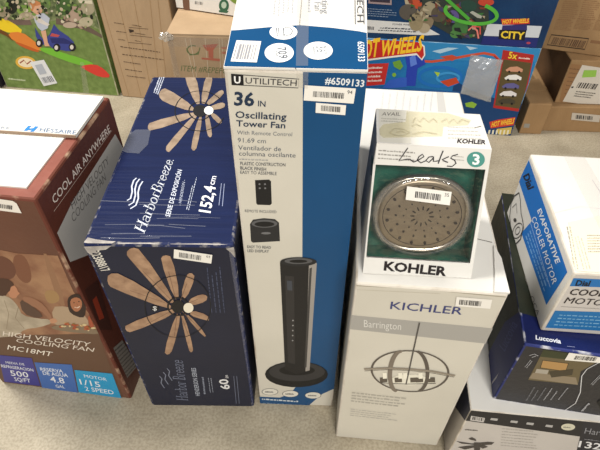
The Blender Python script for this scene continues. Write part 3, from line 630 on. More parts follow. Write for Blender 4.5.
# ------------------------------------------------------------ stack at the right
wf = Carton('ceiling_fan_box', 'low white and charcoal ceiling fan box at the bottom of the right-hand stack', 'box', (0.349 + 0.33 * 0.995, 0.476 - 0.33 * 0.096, 0), -5.5, (0.66, 0.46, 0.25),
            {'*': GREYW, 'top': WHITE, 'front': GREYW}, bevel=0.003)
p = Print(wf, 'front', 'charcoal_band', 0, inset=0.001); p.poly([(455,405),(620,425),(620,442),(455,419)], (34, 33, 36)); p.poly([(584,420),(640,424),(640,470),(572,470)], (34, 34, 42)); p.done()
p = Print(wf, 'left', 'charcoal_band', 0, inset=0.001); p.poly([(478,400),(470,411),(466,422),(452,402),(455,380),(465,375)], (34, 36, 58)); p.done()
K = crop(440, 370, 5.62); p = Print(wf, 'front', 'fan_picture', 1); FB = (74, 68, 64)
for pts in ([(90,398),(180,412),(205,408),(205,420),(120,412)], [(205,408),(270,402),(305,405),(290,418),(210,422)], [(160,384),(180,376),(200,386),(205,398),(170,390)], [(100,432),(150,425),(205,420),(200,432),(140,445)], [(210,424),(250,420),(270,430),(240,440)], [(192,405),(222,406),(226,440),(218,470),(196,470),(190,430)]): p.poly(K(*pts), FB)
p.done()
p = Print(wf, 'front', 'small_print', 1); p.dash(*K((140, 340), (225, 346), (140, 326)), 1, (90, 84, 80)); p.dash(*K((340, 430), (560, 450), (350, 322)), 7, (172, 166, 158), fill=0.25)
p.poly([(471,415.4),(485,417.6),(483.6,422),(470,420)], (196, 192, 188)); p.bars((472,419.2),(483,420.8),(472.6,416.2), 9, (60, 58, 60))
for x in (491, 511, 527, 546): p.poly([(x, 417.5 + (x - 491) * 0.12), (x + 7, 418.2 + (x - 491) * 0.12), (x + 6, 420.5 + (x - 491) * 0.12), (x - 1, 419.5 + (x - 491) * 0.12)], (176, 174, 172))
p.ell(568, 426.5, 7, 3.4, (206, 202, 180)); p.dash((563,427.6),(573,428.4),(563,425.4), 1, (110, 108, 100)); p.done()
p = Print(wf, 'front', 'brand_lettering', 1); p.text('Harbor', (584,433), (614,437), (585.6,427.5), (140, 140, 146)); p.text('132', (578,446.5), (600,449.5), (579.6,440.5), (226, 226, 228), 0.015); p.dash((584,439.5),(612,443),(584.4,437.8), 1, (130, 130, 136)); p.done()

nv = Carton('lantern_box', 'navy and charcoal box with a patio photo on its front, under the cooler motor box', 'box', (0.400 + 0.16 * 0.986, 0.4995 - 0.16 * 0.167, 0.2505), -9.6, (0.32, 0.41, 0.209),
            {'*': paper('navy_lid_print', (20, 30, 84), (16, 24, 70), rough=0.4), 'front': CHAR, 'left': paper('night_foliage_print', (30, 38, 28), (52, 54, 42), rough=0.5, scale=16)}, edge=paper('scuffed_navy_edge', (40, 50, 110), (190, 190, 196), rough=0.5, scale=30, contrast=(0.5, 0.64)), bevel=0.004)
p = Print(nv, 'left', 'navy_corner_print', 0, inset=0.001); p.poly([(519,312),(530,345),(492,402),(478,396),(490,350),(505,322)], (26, 36, 98)); p.text('Luccovia', (505,352), (518,325), (499,345), (60, 70, 130)); p.done()
p = Print(nv, 'left', 'care_tag', 1); p.quad((491,386),(497,378),(493,381), (170, 168, 172)); p.done()
K = crop(500, 310, 4.09); p = Print(nv, 'front', 'patio_picture', 0)
p.poly(K((178,162),(425,196),(330,250),(318,305),(115,285)), (104, 92, 66)); p.poly(K((178,162),(425,196),(390,215),(165,190)), (58, 62, 38)); p.poly(K((175,205),(280,218),(268,250),(165,235)), (176, 138, 86)); p.line(K((175, 205), (280, 218), (268, 250), (165, 235)), 0.9, (48, 38, 28), True); p.poly(K((150,240),(200,245),(190,268),(140,262)), (168, 160, 146)); p.poly(K((118,278),(135,255),(310,275),(318,305)), (140, 126, 104)); p.poly(K((200,250),(300,240),(295,265),(210,275)), (70, 62, 46)); p.done()
p = Print(nv, 'front', 'product_print', 1); W2 = (172, 172, 176)
for i, x in enumerate((100, 122, 146, 172, 200, 232)): p.dash(*K((x + 2, 368 - i), (x + 40, 305 + i * 2), (x + 12, 372 - i)), 1, (150, 150, 154) if i > 2 else (110, 110, 114), fill=0.5)
p.line(K((420, 205), (355, 240), (334, 268), (328, 335), (308, 380), (255, 415)), 0.9, (206, 206, 208))
p.line(K((120, 184), (140, 178), (156, 186)), 0.9, (170, 170, 174)); p.line(K((130, 192), (146, 186)), 0.8, (170, 170, 174)); p.dash(*K((98, 230), (122, 200), (112, 236)), 2, W2, fill=0.4)
p.dash(*K((330, 410), (372, 365), (340, 416)), 1, W2, fill=0.7); p.dash(*K((368, 300), (410, 258), (380, 306)), 2, W2, fill=0.4); p.poly(K((395,375),(425,355),(440,380),(410,400)), (22, 22, 24)); p.done()
sticker(nv, 'front', *K((264, 202), (415, 214), (282, 172)), barbox=(0.22, 0.2, 0.8, 0.72), n=22)
p = Print(nv, 'top', 'foliage_print', 0, inset=0.0); p.poly([(480,180),(600,180),(600,318),(538,318),(518,312)], MC[('paper', 'night_foliage_print')]); p.done()
p = Print(nv, 'top', 'brand_lettering', 0); p.text('Luccovia', (535.6,339.4), (561,343.6), (535.6,335.2), (226, 228, 236), 0.03); p.dash((567,346.8),(577,348),(567,345.6), 1, (150, 156, 190)); p.done()

cm = Carton('cooler_motor_box', 'white and blue evaporative cooler motor box on top of the right-hand stack', 'box', (0.436 + 0.15, 0.528 - 0.0118, 0.460), -4.5, (0.30, 0.31, 0.165), {'*': WHITE, 'front': GREYW}, bevel=0.004)
K = crop(500, 180, 3); p = Print(cm, 'left', 'blue_panel', 0, inset=0.002); BLU = (22, 112, 196)
p.poly([(529,160),(519,181),(532,221),(521.5,233),(546.5,305),(567.5,272)], BLU); p.done()
p = Print(cm, 'left', 'product_lettering', 1); p.text('EVAPORATIVE', *K((113, 92), (169, 252), (124, 84)), (232, 238, 244), 0.02); p.text('COOLER MOTOR', *K((96, 116), (159, 314), (108, 107)), (232, 238, 244), 0.02); p.line(K((90, 120), (152, 322)), 0.6, (200, 216, 236))
p.dash(*K((76, 172), (136, 350), (94, 148)), 3, (130, 176, 224), fill=0.4); p.text('Dial', (523.5,176), (528.5,190), (529,173), (24, 26, 36), 0.03); p.text('OCA', *K((92, 352), (112, 408), (100, 345)), (120, 118, 116)); p.dash(*K((58, 300), (74, 340), (70, 270)), 4, (150, 146, 142), fill=0.5, ragged=0.0); p.done()
p = Print(cm, 'left', 'motor_drawing', 1); IKm = (62, 60, 62)
p.line(K((34, 70), (44, 48), (58, 38), (62, 60), (64, 100), (70, 125)), 1.3, IKm); p.line(K((34, 70), (30, 110), (36, 170), (46, 194), (62, 178), (72, 140), (68, 118)), 1.4, IKm); p.arc(*K((54, 152))[0], 4.5, 8, 0.9, IKm, rot=20, n=16); p.arc(*K((54, 152))[0], 2.2, 4, 0.8, IKm, rot=20, n=12); p.line(K((38, 82), (50, 70), (52, 100)), 0.8, (110, 108, 108)); p.ell(*K((46, 120))[0], 1.6, 2, IKm, n=8); p.done()
p = Print(cm, 'front', 'blue_panel', 0, inset=0.001); p.poly([(573.5,278),(640,281),(640,288.5),(569.8,286)], (36, 110, 176)); p.poly([(555,310.5),(640,313),(640,333),(545.5,327.5)], (36, 110, 170)); p.done()
p = Print(cm, 'front', 'product_lettering', 1); p.text('Dial', (575,285.2), (589,285.8), (577,280), (24, 26, 36), 0.03); p.text('COOLER', (568.5,294.4), (617,297), (572,288.6), (44, 36, 36), 0.012); p.text('MOTOR', (563.5,302.8), (610,306), (567.5,297), (44, 36, 36), 0.012); p.line([(561,306.2),(600,308.6)], 0.5, (120, 116, 112))
p.dash((553,326),(612,329),(560,313), 4, (120, 170, 206), fill=0.35); p.done()
K = crop(540, 180, 4.5); p = Print(cm, 'top', 'shipping_label', 1); p.poly(K((128,192),(330,150),(420,420),(150,412)), (234, 226, 204))
p.dash(*K((176, 402), (140, 210), (150, 404)), 2, (168, 160, 140), fill=0.4, ragged=0.1); p.dash(*K((232, 402), (176, 205), (190, 404)), 3, (188, 180, 160), fill=0.35); p.dash(*K((215, 330), (300, 330), (210, 245)), 7, (170, 162, 144), fill=0.5, ragged=0.05); p.done()
p = Print(cm, 'top', 'flap_seam', 0, inset=0.001); p.line(K((235, 0), (300, 100), (360, 190)), 0.6, (190, 180, 184)); p.line(K((60, 150), (180, 120), (280, 130)), 0.5, (212, 206, 206)); p.done()
p = Print(cm, 'top', 'packing_tape', 2, inset=0.001); p.poly([(560,150),(580,150),(640,250),(610,250)], film('thin_tape', (240, 234, 228), 0.08, 0.2, 0.06)); p.done()

# ------------------------------------------------------------ toy cartons at the back
FOL = paper('printed_foliage', (60, 76, 46), (140, 150, 104), rough=0.4, scale=34, contrast=(0.38, 0.62))
GRASS = paper('printed_grass', (122, 144, 80), (102, 124, 64), rough=0.4, scale=40, contrast=(0.35, 0.65))
ty = Carton('toy_coaster_box', 'toy box picturing a child on a blue ride-on car and rainbow track, top left', 'box', (-1.094, 2.103, 0), -7.6, (0.541, 0.2, 0.62), {'*': GRASS, 'front': GRASS, 'top': FOL}, edge=paper('green_print_edge', (150, 160, 120), (196, 190, 164), rough=0.6, scale=30), bevel=0.004)
p = Print(ty, 'front', 'garden_picture', 0, inset=0.002)
p.poly([(-60,-60),(110,-60),(110,34),(85,24),(60,20),(30,24),(-60,22)], FOL); p.poly([(-60,18),(30,20),(32,25),(-60,25)], (116, 96, 88)); p.poly([(56,18),(85,24),(104,36),(102,38),(82,29),(56,24)], (106, 90, 78))
for x, y, rx, ry, c_ in ((4,12,8,5,(160,148,122)),(24,10,7,5,(130,164,72)),(27,16,8,4,(174,160,136)),(12,5,6,9,(34,38,30)),(74,14,8,8,(176,152,134)),(86,22,7,5,(188,178,150)),(64,6,8,9,(70,98,52)),(88,8,7,7,(168,158,132)),(45,4,6,6,(104,128,76)),(70,25,7,3,(188,168,150))): p.ell(x, y, rx, ry, c_)
p.poly([(78,0),(96,0),(96,4),(80,3)], (214, 204, 180))
for i in range(120):
    x = random.uniform(-4, 100); yl = 20 if x < 55 else 22 + (x - 60) * 0.3
    p.ell(x, random.uniform(0, yl - 1), random.uniform(0.8, 2.6), random.uniform(0.7, 2.2), random.choice(((40, 52, 30), (72, 96, 48), (116, 146, 70), (150, 160, 110), (190, 176, 150), (170, 140, 124), (28, 32, 24), (206, 196, 172))), rot=random.uniform(0, 90), n=7)
p.done()
p = Print(ty, 'front', 'track_picture', 1, inset=0.002)
p.poly(grow([(-12,16),(0,18),(12,22),(24,32),(10,33),(0,29),(-12,24)], 1.05), (238, 206, 40), 1); p.poly(grow([(-12,24),(0,29),(9,34),(14,42),(4,34),(-12,30)], 1.05), (110, 70, 30), 1); p.poly(grow([(8,33),(22,32),(34,41),(42,48),(40,51),(26,45),(14,41)], 1.05), (224, 132, 56), 1); p.poly(grow([(14,41),(26,45),(40,51),(36,52),(22,47)], 1.05), (196, 96, 40), 1)
p.poly(grow([(40,48),(52,48),(66,54),(78,57),(95,64),(84,66),(70,62),(56,57),(42,51)], 1.05), (118, 186, 58), 1); p.poly(grow([(80,66),(95,64),(104,69),(111,77),(100,77),(88,71)], 1.05), (214, 62, 52), 1); p.done()
p = Print(ty, 'front', 'ride_on_car_picture', 2)
p.poly([(35,27),(39,34),(44,40),(50,34),(54,24),(59,30),(68,36),(74,42),(74,51),(66,51),(62,50),(54,49),(49,45),(40,44),(36,36)], (58, 68, 142)); p.poly([(50,38),(64,38),(72,42),(72,44),(52,43)], (40, 46, 108)); p.poly([(52,33),(60,35),(58,37),(50,36)], (190, 80, 80))
for x, y in ((39.5, 43), (57, 47.5), (72.5, 47)): p.ell(x, y, 3.6, 4.1, (28, 28, 32)); p.ell(x - 0.6, y, 1.8, 2.3, (220, 214, 206))
p.done()
p = Print(ty, 'front', 'child_picture', 4); SK = (216, 168, 138)
p.poly([(33,14),(44,13),(50,18),(48,28),(42,31),(38,27),(35,21)], (188, 194, 210)); p.poly([(32,14),(36,14),(46,22),(50,24),(48,26),(38,22)], (220, 212, 206)); p.poly([(41,31),(46,30),(48,42),(50,46),(45,46),(44,41)], SK); p.ell(37.5, 8.5, 5.2, 6, SK, rot=-15); p.poly([(31,10),(30,3),(36,0),(42,3),(40,5),(35,6),(33,11)], (196, 130, 84)); p.ell(37.5, 9, 0.6, 0.5, (70, 50, 40), n=6); p.ell(40.5, 9, 0.6, 0.5, (70, 50, 40), n=6); p.line([(37.5,12.2),(40,12.2)], 0.5, (150, 70, 60)); p.done()
p = Print(ty, 'front', 'round_logo', 1); p.ell(26, 62.5, 10.5, 6.5, (226, 178, 70), rot=8); p.ell(26, 62.5, 8, 4.6, (240, 226, 196), rot=8); p.line([(20,63),(24,60),(27,64),(31,61)], 1.2, (150, 70, 50)); p.dash((8,80),(28,82),(8,77), 1, (196, 206, 170)); p.done()
p = Print(ty, 'front', 'price_sticker', 3); p.poly([(30,62),(44,59.5),(57.5,83),(44,86)], (226, 228, 232)); st = p.done()
p = Print(ty, 'front', 'barcode', 5, parent=st); p.poly([(35,65),(42,63.5),(47,73),(40,74.5)], (180, 186, 198)); p.bars((44.5,83),(55,81),(41,77.5), 12, (110, 112, 120)); p.done()
p = Print(ty, 'front', 'clear_tape', 4, inset=0.001); p.poly([(80,62),(84,62),(90,96),(84,96)], TAPE); p.done()

dk = Carton('dark_toy_box', 'dark box barely showing in the top left corner beside toy coaster box', 'box', (-1.57, 2.14, 0), -7.6, (0.38, 0.25, 0.55), {'*': paper('black_print', (36, 34, 42), (52, 50, 60), scale=14)}, bevel=0.004)
p = Print(dk, 'front', 'small_print', 0); p.dash((-6,84),(3,85),(-6,76), 3, (150, 150, 160)); p.done()

tc_ = Carton('tall_carton', 'tall plain brown carton with lines of black stencilled text, behind navy fan box', 'box', (-0.660, 2.045, 0), -8.0, (0.300, 0.2, 0.66), {'*': KRAFT}, edge=KRAFT_D, bevel=0.004)
p = Print(tc_, 'front', 'board_creases', 0)
for x0, x1 in ((101, 129), (118, 141), (134, 152), (150, 160), (158, 168)): p.line([(x0, 0), (x1, 96)], 0.6, (158, 128, 92))
p.done()
K = crop(95, 15, 7.5); p = Print(tc_, 'front', 'stencil_lettering', 1); SI = (84, 66, 50)
for a, b, hh in (((143,62),(218,74),12), ((278,78),(350,92),12), ((160,126),(236,136),12), ((300,140),(380,152),12), ((174,186),(226,194),12), ((300,196),(345,204),11), ((192,242),(490,284),14), ((206,300),(515,340),14), ((215,354),(342,374),13), ((228,412),(352,430),13), ((240,460),(380,478),12)):
    p.dash(*K(a, b, (a[0] - 2, a[1] - hh)), 1, SI, fill=0.55, ragged=0.02)
for a, b in (((255,92),(400,105)), ((262,150),(430,168)), ((250,205),(425,220))): p.line(K(a, b), 0.5, SI)
p.poly(K((252,104),(290,112),(294,122),(262,134)), (60, 48, 40)); p.done()

tp = Carton('taped_carton', 'brown carton wrapped in clear tape with faded green and red print, below white box', 'box', (-0.13, 1.50, 0), -2.5, (0.56, 0.34, 0.552), {'*': KRAFT}, edge=KRAFT, bevel=0.006)
tp.slab('top_flap', 'top', [(0, 0.0), (1, 0.0), (1, 0.495), (0, 0.495)], 0.003, KRAFT); tp.slab('top_flap', 'top', [(0, 0.505), (1, 0.505), (1, 1), (0, 1)], 0.003, KRAFT)
K = crop(140, 0, 6); p = Print(tp, 'front', 'faded_print', 0); GN = (108, 118, 78); RD = (178, 104, 84)
p.arc(*K((318, 300))[0], 6, 4.5, 1.2, GN, 20, 300, n=14); p.line(K((280, 290), (300, 330), (350, 325), (360, 285)), 1, GN); p.poly(K((375,270),(470,262),(440,300),(400,305)), RD); p.poly(K((410,300),(440,300),(440,350),(412,345)), RD); p.poly(K((370,345),(480,352),(480,368),(370,355)), RD)
p.text('ITEM #REPEFG', *K((245, 425), (520, 442), (250, 392)), GN, 0.01); p.dash(*K((490, 330), (530, 330), (490, 270)), 2, RD); p.done()
p = Print(tp, 'front', 'board_creases', 0)
for x0, x1 in ((185, 197), (190, 200), (205, 212), (219, 224), (222, 227)): p.line([(x0, 38), (x1 - 3, 78)], 0.5, (206, 190, 164))
p.done()
p = Print(tp, 'front', 'packing_tape', 3, inset=0.0); p.poly([(166,36),(240,40),(240,48),(168,46)], TAPE); p.poly([(167,36),(172,36),(181,80),(175,80)], TAPE); p.done()
p = Print(tp, 'top', 'packing_tape', 3, inset=0.0); p.poly([(160,40),(240,40),(240,33),(166,28)], TAPE); p.done()
# scrunched tape end at the corner
V, F = [], []; cpt = np.array([-0.28, -0.002, 0.545]); random.seed(9)
bm = bmesh.new(); bmesh.ops.create_icosphere(bm, subdivisions=3, radius=0.015)
for v in bm.verts: v.co = Vector((v.co.x * 1.3, v.co.y * 0.7, v.co.z * 0.9)) * (1 + random.uniform(-0.35, 0.35))
bm.to_mesh(me := bpy.data.meshes.new('tape_end')); bm.free(); me.materials.append(film('scrunched_tape', (226, 220, 208), 0.22, 0.15, 0.2))
te = bpy.data.objects.new('tape_end', me); COL.objects.link(te); te.parent = tp.root; te.location = tuple(cpt)

bk = Carton('dark_carton', 'dark brown carton half hidden between tall carton and white box at the top', 'box', (-0.32, 2.02, 0), -4, (0.34, 0.3, 0.70), {'*': KRAFT_DD}, edge=KRAFT_DD)
wb = Carton('white_product_box', 'white box with a small barcode and green emblem lying on the taped carton', 'box', (-0.135, 1.605, 0.5555), -18, (0.58, 0.2, 0.14), {'*': WHITE, 'bottom': KRAFT_DD}, edge=paper('brown_box_edge', (96, 70, 54), (80, 58, 44), rough=0.7))
p = Print(wb, 'front', 'brown_border', 0, inset=0.0); p.poly([(180,10),(189,11.4),(240,19.2),(240,30),(180,18)], (88, 66, 54)); p.poly([(182,-5),(189,-5),(190,12),(184,14)], (112, 82, 66)); p.done()
p = Print(wb, 'front', 'green_emblem', 1); p.ell(224, 5.5, 5, 6.5, (52, 98, 74)); p.ell(224, 5, 2.6, 3.4, (176, 196, 178)); p.poly([(219,10),(229,11),(227,13),(219,12)], (52, 98, 74)); p.poly([(230,0),(242,-3),(242,6),(234,3)], (120, 146, 66)); p.done()
p = Print(wb, 'front', 'barcode', 1); p.bars((195,4),(203,5),(195,1), 9, (110, 108, 106)); p.done()

hw = Carton('race_track_toy_box', 'blue race track toy box with red and yellow logo, standing behind the chandelier box', 'box', (0.872 - 0.34, 1.781 + 0.041, 0), -6.9, (0.685, 0.13, 0.381),
            {'*': paper('toy_blue_print', (36, 128, 190), (26, 104, 168), rough=0.35, scale=5)}, edge=paper('toy_blue_edge', (60, 120, 170), (150, 180, 200), rough=0.5, scale=30), bevel=0.003)
K = crop(360, 0, 3.75); p = Print(hw, 'front', 'sky_picture', 0, inset=0.001)
p.poly([(350,30),(445,40),(540,46),(540,62),(440,60),(350,52)], (48, 134, 190)); p.poly(K((270,192),(330,178),(370,180),(300,200)), (176, 206, 226)); p.poly([(466,46),(478,48),(470,50)], (176, 206, 226)); p.poly([(455,80),(470,90),(500,100),(545,108),(545,145),(440,140)], (18, 62, 112)); p.poly([(350,84),(420,88),(460,92),(460,140),(350,135)], (30, 96, 160)); p.done()
p = Print(hw, 'front', 'track_picture', 1); TB = (26, 110, 190); OR = (206, 82, 54)
p.arc(*K((300, 288))[0], 21, 9.5, 3.4, TB, n=30); p.arc(*K((330, 292))[0], 11, 5, 2.4, (60, 150, 210), n=20); p.poly(K((300,305),(360,290),(372,310),(330,325)), (196, 70, 40))
p.line([(420,61),(432,61.5),(450,59),(468,55.5),(484,53),(494,55),(499,60),(496,66)], 2.6, OR); p.line([(494,56),(500,61),(497,70)], 1.4, (170, 40, 40)); p.poly(K((300,212),(345,205),(372,215),(345,228)), (196, 76, 50))
p.poly(K((168,205),(208,184),(232,196),(246,240),(216,256),(208,322),(168,322),(176,250)), (40, 66, 176)); p.poly(K((186,215),(206,202),(214,240),(190,250)), (96, 130, 220)); p.poly(K((85,328),(110,300),(150,290),(175,290),(175,325),(120,330)), (52, 96, 196)); p.poly(K((122,232),(150,224),(162,248),(150,262),(128,250)), (110, 160, 60)); p.ell(*K((128, 280))[0], 2, 2, (130, 180, 60)); p.poly(K((278,268),(300,272),(292,288)), (170, 200, 60))
p.poly(K((20,240),(108,236),(92,316),(20,322)), (200, 50, 46)); p.dash(*K((28, 310), (88, 308), (32, 246)), 4, (236, 220, 214), fill=0.5); p.done()
K = crop(360, 0, 6); p = Print(hw, 'front', 'brand_logo', 2); p.poly(K((-80,258),(60,240),(160,226),(260,220),(340,236),(388,276),(392,330),(372,362),(340,330),(200,344),(60,362),(-80,380)), (240, 236, 226)); p.poly(K((-80,264),(60,246),(160,232),(260,226),(336,242),(380,280),(384,330),(368,352),(340,318),(200,334),(60,352),(-80,370)), (200, 44, 40))
p.text('HOT', *K((-28, 356), (108, 334), (-18, 254)), (248, 200, 50), 0.035); p.text('WHEELS', *K((118, 334), (368, 302), (132, 246)), (248, 200, 50), 0.035); p.done()
K = crop(470, 0, 3.215); p = Print(hw, 'front', 'car_panel', 2); p.poly(K((106,160),(206,176),(168,360),(74,346)), (176, 44, 40)); p.poly(K((108,190),(198,202),(164,350),(80,338)), (92, 78, 48)); p.text('5x', *K((122, 186), (150, 190), (126, 166)), (244, 210, 60), 0.02); p.dash(*K((155, 190), (196, 194), (157, 180)), 1, (240, 220, 210))
for (x, y), c_ in zip(((142, 224), (138, 250), (130, 277), (122, 302), (118, 326)), ((206, 150, 120), (236, 234, 230), (100, 96, 150), (226, 222, 222), (70, 64, 50))):
    p.poly(K((x - 28, y), (x - 14, y - 9), (x + 10, y - 11), (x + 28, y - 2), (x + 26, y + 7), (x - 24, y + 5)), c_); p.ell(*K((x - 16, y + 6))[0], 1.2, 1.2, BK, n=8); p.ell(*K((x + 16, y + 7))[0], 1.2, 1.2, BK, n=8)
p.done()
p = Print(hw, 'front', 'corner_logo', 2); p.poly(K((62,392),(90,384),(146,376),(140,402),(66,412)), (206, 60, 44)); p.text('HOT WHEELS', *K((68, 408), (140, 396), (72, 392)), (240, 196, 60), 0.03)
p.done(); p = Print(hw, 'front', 'checker_strip', 2)
for i in range(6): p.poly(K((60 + i * 12, 418), (66 + i * 12, 417), (63 + i * 12, 432), (57 + i * 12, 433)), (226, 220, 196))
p.done(); p = Print(hw, 'front', 'corner_badge', 2); p.poly(K((85,414),(135,408),(130,430),(92,434)), (206, 180, 90)); p.done(); p = Print(hw, 'front', 'green_car_picture', 2); p.poly([(465,103),(472,101.5),(477,104),(474,108),(466,106.5)], (140, 180, 60)); p.done()
# clear plastic bag taped to the front
bag = []; nb = 9; random.seed(3)
g = Print(hw, 'front', 'x'); q4 = [g.h(v) for v in ((461, 93), (490, 102), (503, 60), (471, 55))]
V, F = [], []
for sgn in (0, 1):
    for i in range(nb):
        for j in range(nb):
            u, v = i / (nb - 1), j / (nb - 1); P = (q4[0] * (1 - u) + q4[1] * u) * (1 - v) + (q4[3] * (1 - u) + q4[2] * u) * v
            bulge = math.sin(math.pi * u) * math.sin(math.pi * v) * 0.016 + random.uniform(0, 0.004) * (0 < i < nb - 1 and 0 < j < nb - 1)
            P = P + (np.array([random.uniform(-1, 1), random.uniform(-1, 1)]) * 0.003)
            V.append(g.o + g.ex * P[0] + g.ey * P[1] + g.n * (0.0018 + (bulge if sgn else 0)))
for i in range(nb - 1):
    for j in range(nb - 1):
        a = i * nb + j; F += [(nb * nb + a, nb * nb + a + nb, nb * nb + a + nb + 1, nb * nb + a + 1), (a + 1, a + nb + 1, a + nb, a)]
bo = mesh_obj('plastic_bag', [hw.R @ v + hw.loc for v in V], F, [BAG]); tag(bo, 'crinkled clear plastic bag stuck to the blue race track toy box', 'plastic bag')

cy_ = Carton('city_toy_box', 'dark blue toy box with green track, lying on top of the race track box', 'box', (0.527, 1.825, 0.3815), -6.9, (0.70, 0.13, 0.30), {'*': paper('city_navy_print', (24, 62, 102), (18, 46, 84), rough=0.35, scale=6)}, edge=paper('city_navy_edge', (36, 60, 90), (90, 110, 130), rough=0.5, scale=30), bevel=0.003)
K = crop(360, 0, 6); p = Print(cy_, 'front', 'city_picture', 0, inset=0.001); p.poly(K((-40,100),(38,118),(360,140),(480,208),(400,212),(-40,190)), (216, 216, 214)); p.poly(K((50,0),(190,0),(190,30),(50,20)), (160, 140, 140)); p.poly(K((60,0),(180,0),(180,18),(60,10)), (60, 50, 60)); p.dash(*K((45, 100), (215, 112), (48, 45)), 4, (140, 156, 176), fill=0.35)
p.text('POWER WHEEL DUEL', *K((195, 150), (360, 156), (196, 140)), (50, 54, 66), 0.01); p.dash(*K((105, 186), (330, 196), (130, 158)), 2, (60, 64, 76), fill=0.6, ragged=0); p.bars(*K((38, 176), (82, 180), (40, 156)), 8, (70, 70, 76)); p.done()
K = crop(420, 0, 5); p = Print(cy_, 'front', 'track_picture', 1); p.poly(K((0,-20),(340,-20),(345,120),(300,190),(180,190),(60,120),(0,150)), (52, 60, 54)); 
for x, y, rx, ry, c_ in ((30,90,8,12,(136,120,96)),(60,40,9,7,(156,146,120)),(20,140,6,5,(170,156,130)),(165,85,6,7,(96,84,140)),(130,100,6,5,(70,60,50)),(200,140,8,8,(70,120,66)),(175,170,5,4,(80,130,70)),(330,10,8,4,(190,70,50)),(240,30,9,6,(40,70,60)),(95,70,8,8,(90,80,66)),(-30,20,8,5,(190,80,50)),(-60,60,9,8,(90,84,76)),(-20,110,7,9,(150,136,106))): p.ell(*K((x, y))[0], rx, ry, c_)
for i in range(90):
    t = random.random(); x, y = random.uniform(-60, 330), random.uniform(0, 180)
    if y > 100 + max(0, (x - 40)) * 0.6 and x < 120: continue
    p.poly([(q[0] + random.uniform(-2.6, 2.6), q[1] + random.uniform(-1.8, 1.8)) for q in K((x - 9, y - 7), (x + 10, y - 4), (x + 8, y + 8), (x - 7, y + 6))], random.choice(((46, 52, 48), (96, 86, 66), (150, 136, 108), (70, 64, 96), (36, 40, 42), (60, 110, 58), (28, 34, 44), (176, 164, 138), (120, 60, 46))))
p.arc(*K((255, 62))[0], 26, 10.5, 3.6, (86, 176, 62), -60, 200, n=26, rot=8); p.line(K((130, -10), (190, 45), (245, 95)), 3.2, (78, 164, 58)); p.poly(K((248,60),(262,52),(310,78),(305,90),(285,86)), (170, 172, 160)); p.line(K((240, 150), (262, 130), (285, 150), (292, 190)), 1.6, (226, 130, 120)); p.line(K((262, 130), (300, 132), (300, 170)), 1.4, (214, 90, 80)); p.done()
p = Print(cy_, 'front', 'city_logo', 2); p.poly(K((338,118),(610,130),(592,188),(318,178)), (206, 210, 216)); p.poly(K((318,180),(592,190),(580,238),(300,225)), (34, 44, 112)); p.poly(K((404,94),(545,92),(548,118),(412,124)), (206, 60, 46)); p.text('HOT WHEELS', *K((410, 118), (542, 112), (414, 98)), (242, 196, 60), 0.03); p.poly(K((412,126),(535,122),(535,152),(408,150)), (50, 48, 110)); p.poly(K((396,148),(532,150),(522,202),(392,194)), (30, 28, 40)); p.text('CITY', *K((402, 188), (520, 196), (406, 154)), (240, 206, 60), 0.03); p.ell(*K((542, 214))[0], 2.2, 1.2, (180, 70, 90), n=10); p.done()

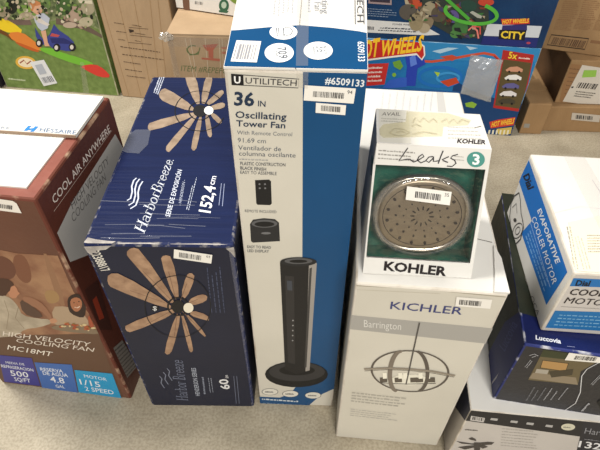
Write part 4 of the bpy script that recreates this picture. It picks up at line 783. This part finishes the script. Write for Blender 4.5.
# ------------------------------------------------------------ plain cartons at the back right
b3 = Carton('small_carton', 'small narrow brown carton on the floor beside the race track toy box', 'box', (0.955, 1.795, 0), -3, (0.09, 0.20, 0.142), {'*': KRAFT_D}, edge=KRAFT_D, bevel=0.003)
p = Print(b3, 'front', 'white_mark', 0); p.quad((523.5,127.5),(529,127.8),(524.5,123.5), (150, 146, 138)); p.done()
b3.slab('top_flap', 'top', [(0.02, 0.02), (0.98, 0.02), (0.98, 0.48), (0.02, 0.48)], 0.002, KRAFT_D); b3.slab('top_flap', 'top', [(0.02, 0.5), (0.98, 0.5), (0.98, 0.98), (0.02, 0.98)], 0.002, KRAFT_D)
b4 = Carton('low_carton', 'low wide brown carton with small white label, bottom of the back right stack', 'box', (1.215, 1.810, 0), -2, (0.41, 0.34, 0.118), {'*': KRAFT_D}, edge=KRAFT_D)
sticker(b4, 'front', (571, 119.5), (599, 122), (572, 112.5), barbox=(0.15, 0.2, 0.75, 0.75), n=14, name='shipping_label', paper_c=(196, 186, 172))
b2 = Carton('labelled_carton', 'brown carton with large white and green shipping label in the middle of the stack', 'box', (1.204, 1.833, 0.1185), -3, (0.345, 0.30, 0.188), {'*': KRAFT_D, 'left': KRAFT_DD}, edge=KRAFT_D)  # left face in darker kraft: its shade under the large carton is painted in
K = crop(520, 40, 4.5); p = Print(b2, 'front', 'brown_print', 0); p.poly(K((210,105),(275,112),(235,205),(190,280),(178,275)), (150, 112, 76)); p.dash(*K((198, 250), (240, 255), (225, 120)), 7, (120, 88, 62), fill=0.3); p.done()
p = Print(b2, 'front', 'shipping_label', 1); p.poly(K((280,112),(400,130),(370,300),(192,276)), (214, 206, 194)); st = p.done()
p = Print(b2, 'front', 'label_print', 3, parent=st); p.poly(K((288,135),(345,135),(340,165),(278,168)), (150, 196, 84)); p.bars(*K((252, 214), (340, 222), (266, 190)), 14, (60, 56, 54)); p.dash(*K((240, 255), (330, 265), (255, 225)), 3, (110, 104, 98)); p.poly(K((230,210),(240,207),(240,214),(232,216)), BK); p.done()
b1 = Carton('large_carton', 'large brown carton with boxed barcode and columns of small print, top of back right stack', 'box', (1.179, 1.858, 0.3075), -18, (0.50, 0.30, 0.26), {'*': KRAFT_D}, edge=KRAFT_D)
K = crop(540, 0, 7.5); p = Print(b1, 'front', 'boxed_barcode', 0); p.line(K((85, 260), (365, 290), (335, 370), (55, 335)), 1.0, (48, 36, 30), True); p.bars(*K((80, 330), (320, 360), (105, 278)), 26, (96, 70, 52)); p.done()
p = Print(b1, 'front', 'small_print', 0)
for x, y in ((100, 220), (250, 215), (395, 225)): p.dash(*K((x, y), (x + 130, y + 14), (x + 30, y - 80)), 8, (140, 104, 72), fill=0.5); p.dash(*K((x + 35, y - 70), (x + 165, y - 60), (x + 80, y - 220)), 10, (140, 104, 72), fill=0.45)
p.line(K((380, 310), (500, 325)), 3, (136, 100, 70)); p.done()
